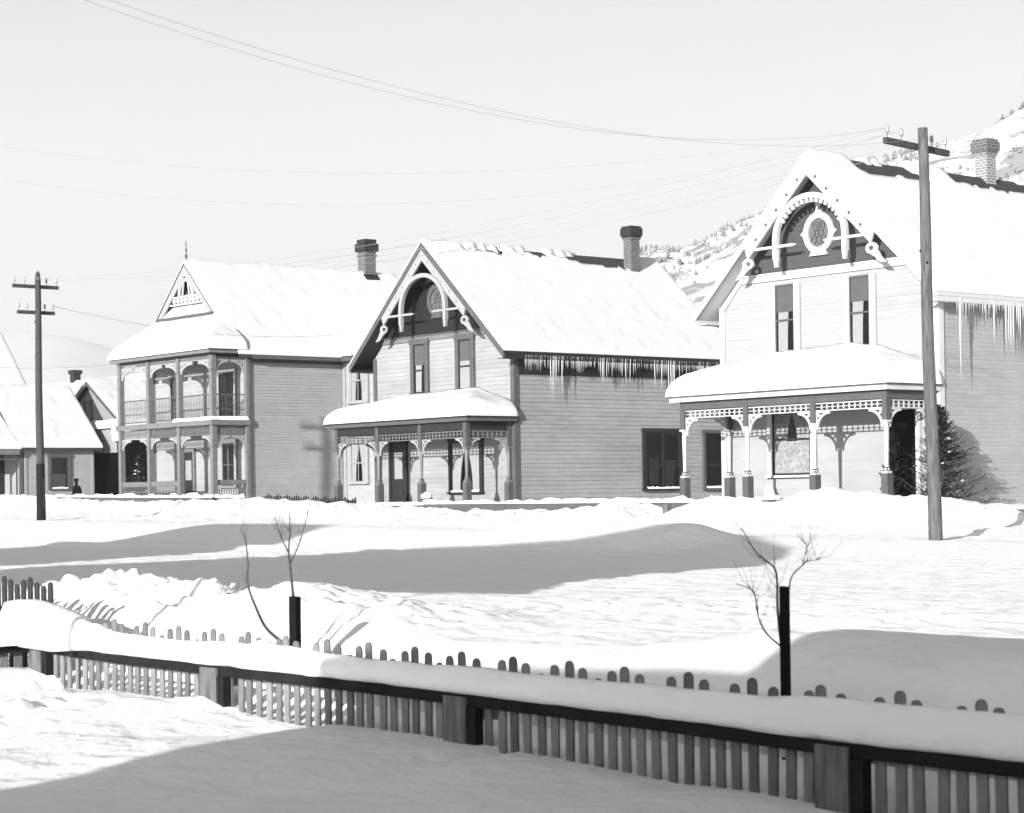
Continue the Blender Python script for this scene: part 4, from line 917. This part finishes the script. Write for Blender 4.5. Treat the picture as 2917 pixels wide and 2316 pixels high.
# ------------------------------------------------------------------ utility poles
def pole(loc, H, r0, r1, lean, m, mfoot, foot, arms, label, capk='flat'):
    x, y, z = loc; o = thing('utility_pole', loc, HROT, label, 'utility pole', 'utility poles along the far side of the street')
    w = MB(); N = 14; pts = []; rad = []
    for i in range(N+1):
        f_ = i/N; pts.append((lean[0]*f_+.012*math.sin(f_*9), lean[1]*f_+.01*math.sin(f_*7+1), -.6+(H+.6)*f_)); rad.append(r0+(r1-r0)*f_)
    if capk == 'round': pts += [(pts[-1][0], pts[-1][1], H+.18), (pts[-1][0], pts[-1][1], H+.27)]; rad += [r1*.8, r1*.35]
    w.tube(pts, rad, m, 14)
    if foot:
        w.tube([(0, 0, -.7), (lean[0]*foot/H, lean[1]*foot/H, foot)], [r0+.012, r0+.008+(r1-r0)*foot/H], mfoot, 14)
    for _ in range(9):
        f_ = random.random()*.8+.12; an = random.random()*6.3; rr = r0+(r1-r0)*f_; cx, cy, cz = lean[0]*f_+rr*math.cos(an), lean[1]*f_+rr*math.sin(an), -.6+(H+.6)*f_
        w.lathe([(.004, -.035), (.022, -.015), (.024, .01), (.004, .035)], (cx, cy, cz), mfoot, 6)
    w.build('shaft', o)
    tips = []
    for (za, L, tilt, off, n_ins) in arms:
        f_ = (za+.6)/(H+.6); ax, ay = lean[0]*f_, lean[1]*f_; w = MB(); ya = ay+off
        fr = lambda u, v, d, ax=ax: (ax-r1-.1+d, ya+u, za+v+u*tilt)
        w.prism([(-L/2, -.06), (L/2, -.06), (L/2, .06), (-L/2, .06)], 0, .1, M['poled'], fr); w.build('crossarm', o)
        for k in range(n_ins):
            u = [-.92, -.48, .48, .92][k]*L/2*1. if n_ins == 4 else -L/2+L*k/(n_ins-1)
            px, py, pz = ax-r1-.05, ya+u, za+.06+u*tilt
            w = MB(); w.lathe([(.012, 0), (.012, .1), (.035, .1), (.045, .14), (.03, .17), (.042, .2), (.03, .24), (.005, .26)], (px, py, pz), M['glassins'], 8); w.build('insulator', o)
            tips.append((px, py, pz+.2))
        w = MB(); 
        for sgn in (-1, 1): w.prism([(sgn*.45-.02, -.06), (sgn*.45+.02, -.06), (.02, -.5), (-.02, -.5)], .0, .012, M['mid'], lambda u, v, d, ax=ax: (ax-r1-.004+d, ya-off+u, za+v)) if False else None
    R = Matrix.Rotation(HROT, 4, 'Z'); return o, [R @ Vector(t_)+Vector(loc) for t_ in tips]
pr, tipR = pole((8.50, 42., -.98), 8.28, .148, .10, (-.19, .0), M['polew'], M['poleb'], 0, [(7.92, 1.95, -.045, .0, 4)], 'tall bare utility pole with one tilted crossarm beside the right-hand house')
pl, tipL = pole((-16.34, 72.5, -.52), 8.30, .155, .10, (-.02, 0), M['poled'], M['poleb'], 1.9, [(8.05, 1.72, 0, 0, 4), (7.15, 1.4, 0, 0, 4)], 'dark utility pole with two crossarms and blackened foot, far down the street', capk='round')
def wire(p, q, sag, label, r=.0045, grp='overhead wires'):
    p, q = Vector(p), Vector(q); n = 40; w = MB(); pts = []
    for i in range(n+1):
        f_ = i/n; pts.append(p.lerp(q, f_)-Vector((0, 0, 4*sag*f_*(1-f_))))
    w.tube(pts, r, M['wire'], 4); o = w.build('overhead_wire'); tag(o, label, 'wire', grp); return o
wl = 'thin wire sagging between the two utility poles'
for i in range(4): wire(tipL[i], tipR[i], [.75, .85, .8, .9][i], wl)
F_ = 4400.; 
def unp(px, py, Y):
    c, s = math.cos(.015), math.sin(.015); xi = (px-1078)/F_; yi = (1045-py)/F_; return ((xi*c+yi*s)*Y, Y, (-xi*s+yi*c)*Y)
wire(unp(-60, 299, 46), tipR[0], .8, 'upper of the two long level wires crossing the sky from the left', .0045)
wire(unp(-60, 366, 46), tipR[1], 1.05, 'lower of the two long level wires crossing the sky from the left', .0045)
wire(unp(215, -5, 24), tipR[2], .75, 'upper wire slanting down the sky from the top left', .0025)
wire(unp(150, -10, 24), tipR[0], .8, 'lower wire slanting down the sky from the top left', .0025)
wire(tipL[7], unp(830, 690, 92), .7, 'lower wire from the far pole to the veranda house roof', .007)
wire(unp(-30, 772, 80), unp(252, 765, 84), .12, 'wire reaching the corner of the veranda from the left', .007)

# ------------------------------------------------------------------ stakes and saplings
def stake(loc, H, wd, label):
    o = thing('stake', loc, HROT+.3, label, 'stake'); w = MB(); w.prism([(-wd/2, -.4), (wd/2, -.4), (wd/2*.96, H*.5), (wd/2, H), (-wd/2, H+.006), (-wd/2*1.06, H*.45)], -wd/2, wd/2, M['stake'], lambda u, v, d: (u, d, v)); w.build('stake_body', o, bevel=.004); return o
def sapling(base, limbs, label, seed):
    o = thing('sapling', base, 0, label, 'young tree', 'bare saplings in the snow'); rs = random.Random(seed)
    for li, (pts, r0, r1) in enumerate(limbs):
        w = MB(); n = len(pts); P = [Vector(p) for p in pts]
        sm = []
        for i in range(n-1):
            for k in range(4):
                f_ = k/4; a = P[max(i-1, 0)]; b = P[i]; c = P[i+1]; d = P[min(i+2, n-1)]
                sm.append(.5*((2*b)+(c-a)*f_+(2*a-5*b+4*c-d)*f_*f_+(3*b-a-3*c+d)*f_**3))
        sm.append(P[-1]); N = len(sm); w.tube(sm, [r0+(r1-r0)*i/(N-1) for i in range(N)], M['bark'], 6)
        for _ in range(12):       # twigs
            i = rs.randrange(N//3, N-1); d = (sm[i+1]-sm[i]).normalized(); sd = Vector((rs.uniform(-1, 1), rs.uniform(-1, 1), rs.uniform(.0, .5))); e = (d*.9+sd).normalized(); L = rs.uniform(.06, .22)
            w.tube([sm[i], sm[i]+e*L*.5, sm[i]+(e+Vector((0, 0, .4)))*L], [.0022, .0015, .0008], M['bark'], 4)
        w.build('trunk' if li == 0 else 'branch', o)
    return o
def rel(px, py, Y, base, dy=0): q = unp(px, py, Y+dy); return tuple(q[k]-base[k] for k in range(3))
YR = 13.62; br = unp(1655, 1490, YR)
stake(unp(1655, 1470, YR), (1470-1236)/F_*YR, .054, 'square black stake standing in the snow behind the right part of the near fence')
sapling(br, [([rel(1662, 1475, YR+.15, br), rel(1652, 1380, YR+.15, br), rel(1644, 1352, YR+.1, br), rel(1637, 1280, YR+.1, br), rel(1634, 1205, YR+.1, br), rel(1612, 1180, YR, br), rel(1590, 1160, YR-.1, br), rel(1560, 1110, YR-.2, br)], .012, .003),
             ([rel(1646, 1362, YR+.1, br), rel(1615, 1335, YR+.1, br), rel(1597, 1300, YR+.1, br), rel(1590, 1255, YR, br), rel(1580, 1240, YR, br), rel(1548, 1228, YR-.1, br)], .008, .0025),
             ([rel(1660, 1300, YR+.2, br), rel(1664, 1222, YR+.2, br), rel(1690, 1190, YR+.2, br), rel(1700, 1182, YR+.3, br), rel(1725, 1178, YR+.35, br)], .006, .0025),
             ([rel(1690, 1190, YR+.2, br), rel(1697, 1160, YR+.25, br), rel(1696, 1140, YR+.3, br)], .004, .002)], 'bare sapling tied by the black stake on the right', 5)
YL = 18.1; bl = unp(600, 1350, YL)
stake(unp(622, 1350, YL), (1350-1257)/F_*YL, .078, 'short dark stake in the snow bank behind the left part of the near fence')
tk = sapling(bl, [([rel(594, 1352, YL+.1, bl), rel(560, 1322, YL+.1, bl), rel(537, 1275, YL, bl), rel(524, 1240, YL, bl), rel(521, 1215, YL, bl), rel(522, 1190, YL, bl), rel(517, 1140, YL-.1, bl), rel(505, 1110, YL-.1, bl)], .018, .003),
             ([rel(523, 1235, YL, bl), rel(500, 1245, YL+.1, bl), rel(478, 1252, YL+.2, bl)], .005, .002)], 'bare sapling with a crooked stem leaning left on the snow bank', 8)
b2 = unp(620, 1340, YL+.3)
sapling(b2, [([rel(622, 1345, YL+.3, b2), rel(617, 1255, YL+.3, b2), rel(613, 1215, YL+.3, b2), rel(608, 1165, YL+.3, b2), rel(610, 1120, YL+.2, b2), rel(610, 1075, YL+.2, b2)], .016, .003),
             ([rel(608, 1165, YL+.3, b2), rel(592, 1130, YL+.2, b2), rel(577, 1088, YL+.1, b2)], .007, .002),
             ([rel(612, 1185, YL+.3, b2), rel(628, 1150, YL+.4, b2), rel(640, 1110, YL+.5, b2), rel(648, 1080, YL+.5, b2)], .007, .002)], 'bare upright sapling rising behind the short dark stake', 9)

# ------------------------------------------------------------------ evergreens
def evergreen(loc, H, R, label, seed, lean=(0, 0), dens=1., snow=True, mats=('needle', 'needle2')):
    o = thing('evergreen', loc, 0, label, 'evergreen tree', 'small evergreens by the houses'); rs = random.Random(seed)
    w = MB(); w.tube([(0, 0, -.3), (lean[0]*.5, lean[1]*.5, H*.5), (lean[0], lean[1], H*.97)], [.05, .03, .006], M['bark'], 6); w.build('trunk', o)
    w = MB(); sn = MB()
    nb = int(95*dens)
    for i in range(nb):
        f_ = rs.random()**.8; z = H*(.04+.94*f_); L = R*(1-f_)**.85*rs.uniform(.6, 1.25)+.08; az = rs.random()*2*PI
        d = Vector((math.cos(az), math.sin(az), rs.uniform(-.18, .35))).normalized(); base = Vector((lean[0]*f_, lean[1]*f_, z)); m = M[mats[0] if rs.random() < .6 else mats[1]]
        nseg = 7; prev = base; tw = []
        for k in range(nseg+1):
            g_ = k/nseg; tw.append(base+d*L*g_+Vector((0, 0, .16*L*g_*g_-.22*L*g_*(1-g_))))
        w.tube(tw, [.007*(1-k/nseg)+.002 for k in range(nseg+1)], M['bark'], 4, False)
        for k in range(1, nseg*4):
            g_ = k/(nseg*4); p = base+d*L*g_+Vector((0, 0, .16*L*g_*g_-.22*L*g_*(1-g_)))
            for q in range(3):
                e = (d*.8+Vector((rs.uniform(-1, 1), rs.uniform(-1, 1), rs.uniform(-.5, .55)))).normalized(); ln = rs.uniform(.05, .13)*(1.1-g_*.4); s_ = e.cross(Vector((0, 0, 1))).normalized()*rs.uniform(.009, .02)
                w.raw([p-s_, p+s_, p+e*ln+s_*.3, p+e*ln-s_*.3], [(0, 1, 2, 3)], m)
        if snow and rs.random() < .12:
            g_ = rs.uniform(.35, .8); p = base+d*L*g_+Vector((0, 0, .04)); a, b_ = rs.uniform(.05, .12), rs.uniform(.03, .06)
            ring = [(p.x+a*math.cos(q*PI/4), p.y+a*.6*math.sin(q*PI/4), p.z) for q in range(8)]
            sn.raw(ring+[(p.x, p.y, p.z+b_), (p.x, p.y, p.z-.02)], [(q, (q+1) % 8, 8) for q in range(8)]+[((q+1) % 8, q, 9) for q in range(8)], M['snow'], True)
    w.build('crown', o)
    if snow and sn.v: sn.build('crown_snow', o)
    return o
def hl(H0, x, y): return (H0[0]-AX[0]*x+BX[0]*y, H0[1]-AX[1]*x+BX[1]*y)
x, y = hl(C0, 1.05, -1.1); evergreen((x, y, -.6), 2.9, 1.12, 'bushy snow-flecked evergreen behind the foot of the tall right pole', 4, lean=(-.15, 0), dens=3.0)
x, y = hl(C0, -1.25, -.5); evergreen((x, y, -.3), 2.0, .4, 'dark little fir in the shadowed doorway of the right-hand porch', 6, dens=1.5, snow=False, mats=('needle', 'needle'))
x, y = TB(90.2, 50.); evergreen((x, y, -.0), 2.3, .8, 'dark fir seen through the lower veranda arches', 9, dens=1.1)
# planter-like clump of snow and twigs by the porch corner
# ------------------------------------------------------------------ person
def person(loc, rot):
    o = thing('person', loc, rot, 'person in dark coat and cap walking left behind the far fence', 'person')
    V = {'pel': (0, 0, .86), 'sp': (0, .0, 1.02), 'ch': (.02, 0, 1.2), 'nk': (.03, 0, 1.36), 'hd': (.05, 0, 1.43), 'h2': (.06, 0, 1.52), 'h3': (.05, 0, 1.6),
         'ls': (.02, .15, 1.27), 'le': (-.04, .2, 1.03), 'lw': (.1, .17, .86), 'rs': (.02, -.15, 1.27), 're': (-.02, -.2, 1.03), 'rw': (.12, -.17, .88),
         'lh': (0, .08, .82), 'lk': (.1, .09, .48), 'lf': (.02, .09, .08), 'lt': (.15, .09, .03), 'rh': (0, -.08, .82), 'rk': (.0, -.09, .46), 'rf': (-.14, -.09, .1), 'rt': (-.02, -.09, .03)}
    R_ = {'pel': .15, 'sp': .14, 'ch': .16, 'nk': .06, 'hd': .07, 'h2': .09, 'h3': .075, 'ls': .07, 'le': .05, 'lw': .035, 'rs': .07, 're': .05, 'rw': .035, 'lh': .1, 'lk': .065, 'lf': .045, 'lt': .04, 'rh': .1, 'rk': .065, 'rf': .045, 'rt': .04}
    Ed = [('pel', 'sp'), ('sp', 'ch'), ('ch', 'nk'), ('nk', 'hd'), ('hd', 'h2'), ('h2', 'h3'), ('ch', 'ls'), ('ls', 'le'), ('le', 'lw'), ('ch', 'rs'), ('rs', 're'), ('re', 'rw'), ('pel', 'lh'), ('lh', 'lk'), ('lk', 'lf'), ('lf', 'lt'), ('pel', 'rh'), ('rh', 'rk'), ('rk', 'rf'), ('rf', 'rt')]
    ks = list(V); me = bpy.data.meshes.new('body'); me.from_pydata([V[k] for k in ks], [(ks.index(a), ks.index(b)) for a, b in Ed], []); me.materials.append(M['coat']); me.materials.append(M['skin'])
    ob = bpy.data.objects.new('body', me); COL.objects.link(ob); ob.parent = o
    ob.modifiers.new('s', 'SKIN'); sv = me.skin_vertices[0].data
    for i, k in enumerate(ks): sv[i].radius = (R_[k], R_[k]*(1.0 if k[0] != 'c' else 1.1)); sv[i].use_root = (k == 'pel')
    sb = ob.modifiers.new('u', 'SUBSURF'); sb.levels = 2; sb.render_levels = 2
    w = MB(); w.lathe([(.10, 0), (.115, .03), (.115, .07), (.08, .11), (.01, .125)], (.045, 0, 1.57), M['coat'], 12); w.prism([(-.08, .0), (.08, .0), (.05, .09), (-.05, .09)], 0, .015, M['coat'], lambda u, v, d: (.12+v, u, 1.585-d)); w.build('cap', o)
    w = MB(); w.lathe([(.02, -.1), (.065, -.06), (.08, 0), (.07, .06), (.02, .08)], (.075, 0, 1.5), M['skin'], 12)
    w.tube([(.14, 0, 1.53), (.172, 0, 1.49), (.15, 0, 1.475)], [.01, .016, .008], M['skin'], 6)
    for sgn in (-1, 1): w.lathe([(.004, -.012), (.011, 0), (.004, .012)], (.143, sgn*.03, 1.53), M['coat'], 6); w.lathe([(.004, -.03), (.016, 0), (.004, .03)], (.06, sgn*.088, 1.5), M['skin'], 6)
    w.tube([(.142, -.025, 1.45), (.15, 0, 1.45), (.142, .025, 1.45)], .005, M['coat'], 5); w.build('face', o)
    w = MB()
    for sgn in (-1, 1):
        bx_, by_, bz_ = (.1, .17, .83) if sgn > 0 else (.12, -.17, .85)
        for q in range(4): w.tube([(bx_, by_+(q-1.5)*.018, bz_), (bx_+.02, by_+(q-1.5)*.02, bz_-.045), (bx_+.03, by_+(q-1.5)*.018, bz_-.085+.01*abs(q-1))], [.011, .010, .007], M['coat'], 6)
        w.tube([(bx_, by_-.03*sgn, bz_+.01), (bx_+.04, by_-.045*sgn, bz_-.02), (bx_+.05, by_-.04*sgn, bz_-.045)], [.012, .011, .008], M['coat'], 6)
    w.build('mittens', o)
    return o
px_, py_, _ = unp(162, 1040, 94.5); tt_ = px_*AX[0]+py_*AX[1]; bb_ = px_*BX[0]+py_*BX[1]
person((px_, py_, gz1(tt_, bb_)), math.atan2(AX[1], AX[0]))

# ------------------------------------------------------------------ houses and one added plank board on the camera's side of the street (outside the frame; they cast the big shadows)
SU = np.array([.8876, -.4606]); SV = np.array([.4606, .8876]); SROT = math.atan2(SU[1], SU[0])
def UV(u, v): return (u*SU[0]+v*SV[0], u*SU[1]+v*SV[1])
def shed(u0, u1, v0, v1, top, label, z0=-2.5, roofpts=None, sid=None):
    x, y = UV(0, 0); o = thing('house', (x, y, 0), SROT, label, 'house', 'houses on the near side of the street'); sid = sid or M['sidG']
    w = MB(); w.box(u0, u1, v0, v1, z0, top, sid); siding(w, lambda u, v, d: (u, v1+d, v), z0+.5, top, const(u0), const(u1), sid, .18, .02); siding(w, SR(u1), z0+.5, top, const(v0), const(v1), sid, .18, .02); w.build('wall', o)
    if roofpts:
        w = MB(); n = len(roofpts); w.raw([(u, v0, z) for u, z in roofpts]+[(u, v1, z) for u, z in roofpts], [tuple(range(n)), tuple(range(2*n-1, n-1, -1))]+[(i, i+n, (i+1) % n+n, (i+1) % n) for i in range(n)], M['snow_roof']); w.build('roof', o)
    fr = lambda u, v, d: (u, v1+d, v)
    k = u0+1.2
    while k < u1-1.5: window(o, fr, k, k+.9, -.6, .9, M['white'], M['mid'], d0=.03); k += 2.6
    return o
x, y = UV(0, 0); hb = thing('shadow_board', (x, y, 0), SROT, 'unseen added plank hoarding raised on posts at the near kerb', 'shade screen')  # unseen board, added and outlined to throw the street shadow
w = MB(); w.prism([(-26.8, 1.6), (-12., 1.6), (-12.9, 2.4), (-13.0, 3.2), (-12.5, 4.0), (-14.2, 5.7), (-16.5, 6.8), (-20., 6.4), (-24.7, 6.4), (-26.8, 3.7)], 0, .06, M['sidG'], lambda u, v, d: (u, 12+d, v)); w.build('boards', hb)
for u in (-26.2, -22.8, -19.4, -16.2, -13.2):
    w = MB(); w.box(u-.035, u+.035, 11.9, 11.99, -2.4, 4.2, M['polew']); w.build('post', hb)
shed(-41., -28.5, 5., 12., 4.0, 'neighbouring house with steep snow roof further along the near side', roofpts=[(-42, 4.), (-42, 5.), (-37., 9.4), (-33., 9.3), (-31.3, 8.4), (-28.2, 4.3), (-28.2, 4.)])
shed(-9.3, 9., -9., -3., 2.5, 'low house on the photographer side of the yard', roofpts=[(-9.4, 2.5), (-9.3, 3.1), (-8., 3.12), (-6., 3.03), (-5.35, 2.98), (-5.0, 3.6), (9.2, 3.6), (9.2, 2.5)])

# ------------------------------------------------------------------ light, sky, air, camera
EL = math.radians(14.)
sundir = Vector((-SV[0]*math.cos(EL), -SV[1]*math.cos(EL), math.sin(EL)))
L = bpy.data.lights.new('sun', 'SUN'); L.energy = 4.6; L.angle = math.radians(.55); L.color = (1, 1, 1)
so = bpy.data.objects.new('sun', L); COL.objects.link(so); so.rotation_euler = sundir.to_track_quat('Z', 'Y').to_euler()
wd = bpy.data.worlds.new('World'); bpy.context.scene.world = wd; wd.use_nodes = True; nt = wd.node_tree
bg = nt.nodes['Background']; sk = nt.nodes.new('ShaderNodeTexSky'); sk.sky_type = 'NISHITA'; sk.sun_disc = False; sk.sun_elevation = EL
sk.sun_rotation = math.atan2(sundir.x, sundir.y); sk.dust_density = 2.0; sk.air_density = 1.; sk.altitude = 500
bwn = nt.nodes.new('ShaderNodeRGBToBW'); nt.links.new(sk.outputs[0], bwn.inputs[0])
gtc = nt.nodes.new('ShaderNodeTexCoord'); gsx = nt.nodes.new('ShaderNodeSeparateXYZ'); nt.links.new(gtc.outputs['Generated'], gsx.inputs[0])
gmr = nt.nodes.new('ShaderNodeMapRange'); gmr.interpolation_type = 'SMOOTHSTEP'; gmr.inputs['From Min'].default_value = .2; gmr.inputs['From Max'].default_value = .6; gmr.inputs['To Min'].default_value = 1.0; gmr.inputs['To Max'].default_value = .17
nt.links.new(gsx.outputs['Z'], gmr.inputs['Value']); gml = nt.nodes.new('ShaderNodeMath'); gml.operation = 'MULTIPLY'
nt.links.new(bwn.outputs[0], gml.inputs[0]); nt.links.new(gmr.outputs['Result'], gml.inputs[1]); nt.links.new(gml.outputs[0], bg.inputs['Color']); bg.inputs['Strength'].default_value = .092
HAZE = True
if HAZE:
    w = MB(); w.box(-7800, 5600, -900, 7600, -12, 900, M['black']); hz = w.build('haze'); hz['kind'] = 'stuff'
    m = bpy.data.materials.new('haze air'); m.use_nodes = True; nt = m.node_tree
    for n in list(nt.nodes): nt.nodes.remove(n)
    o = nt.nodes.new('ShaderNodeOutputMaterial'); pv = nt.nodes.new('ShaderNodeVolumePrincipled'); pv.inputs['Color'].default_value = (.95, .95, .95, 1); pv.inputs['Density'].default_value = .0002; pv.inputs['Anisotropy'].default_value = .2
    nt.links.new(pv.outputs[0], o.inputs['Volume']); hz.data.materials.clear(); hz.data.materials.append(m)
cam = bpy.data.cameras.new('camera'); co = bpy.data.objects.new('camera', cam); COL.objects.link(co); bpy.context.scene.camera = co
cam.sensor_width = 36; cam.lens = 36*4400/2156; cam.clip_end = 20000; cam.clip_start = .1
r = .015; c_, s_ = math.cos(r), math.sin(r)
co.matrix_world = Matrix(((c_, s_, 0, 0), (0, 0, -1, 0), (-s_, c_, 0, 0), (0, 0, 0, 1)))
cam.shift_y = (1045-856)/2156
cam.dof.use_dof = True; cam.dof.focus_distance = 60; cam.dof.aperture_fstop = 5.0
sc = bpy.context.scene; sc.view_settings.view_transform = 'Standard'; sc.view_settings.look = 'None'; sc.view_settings.exposure = 1.2; sc.view_settings.gamma = 1
sc.render.engine = 'CYCLES'; sc.cycles.max_bounces = 8; sc.cycles.volume_bounces = 1; sc.cycles.transparent_max_bounces = 12
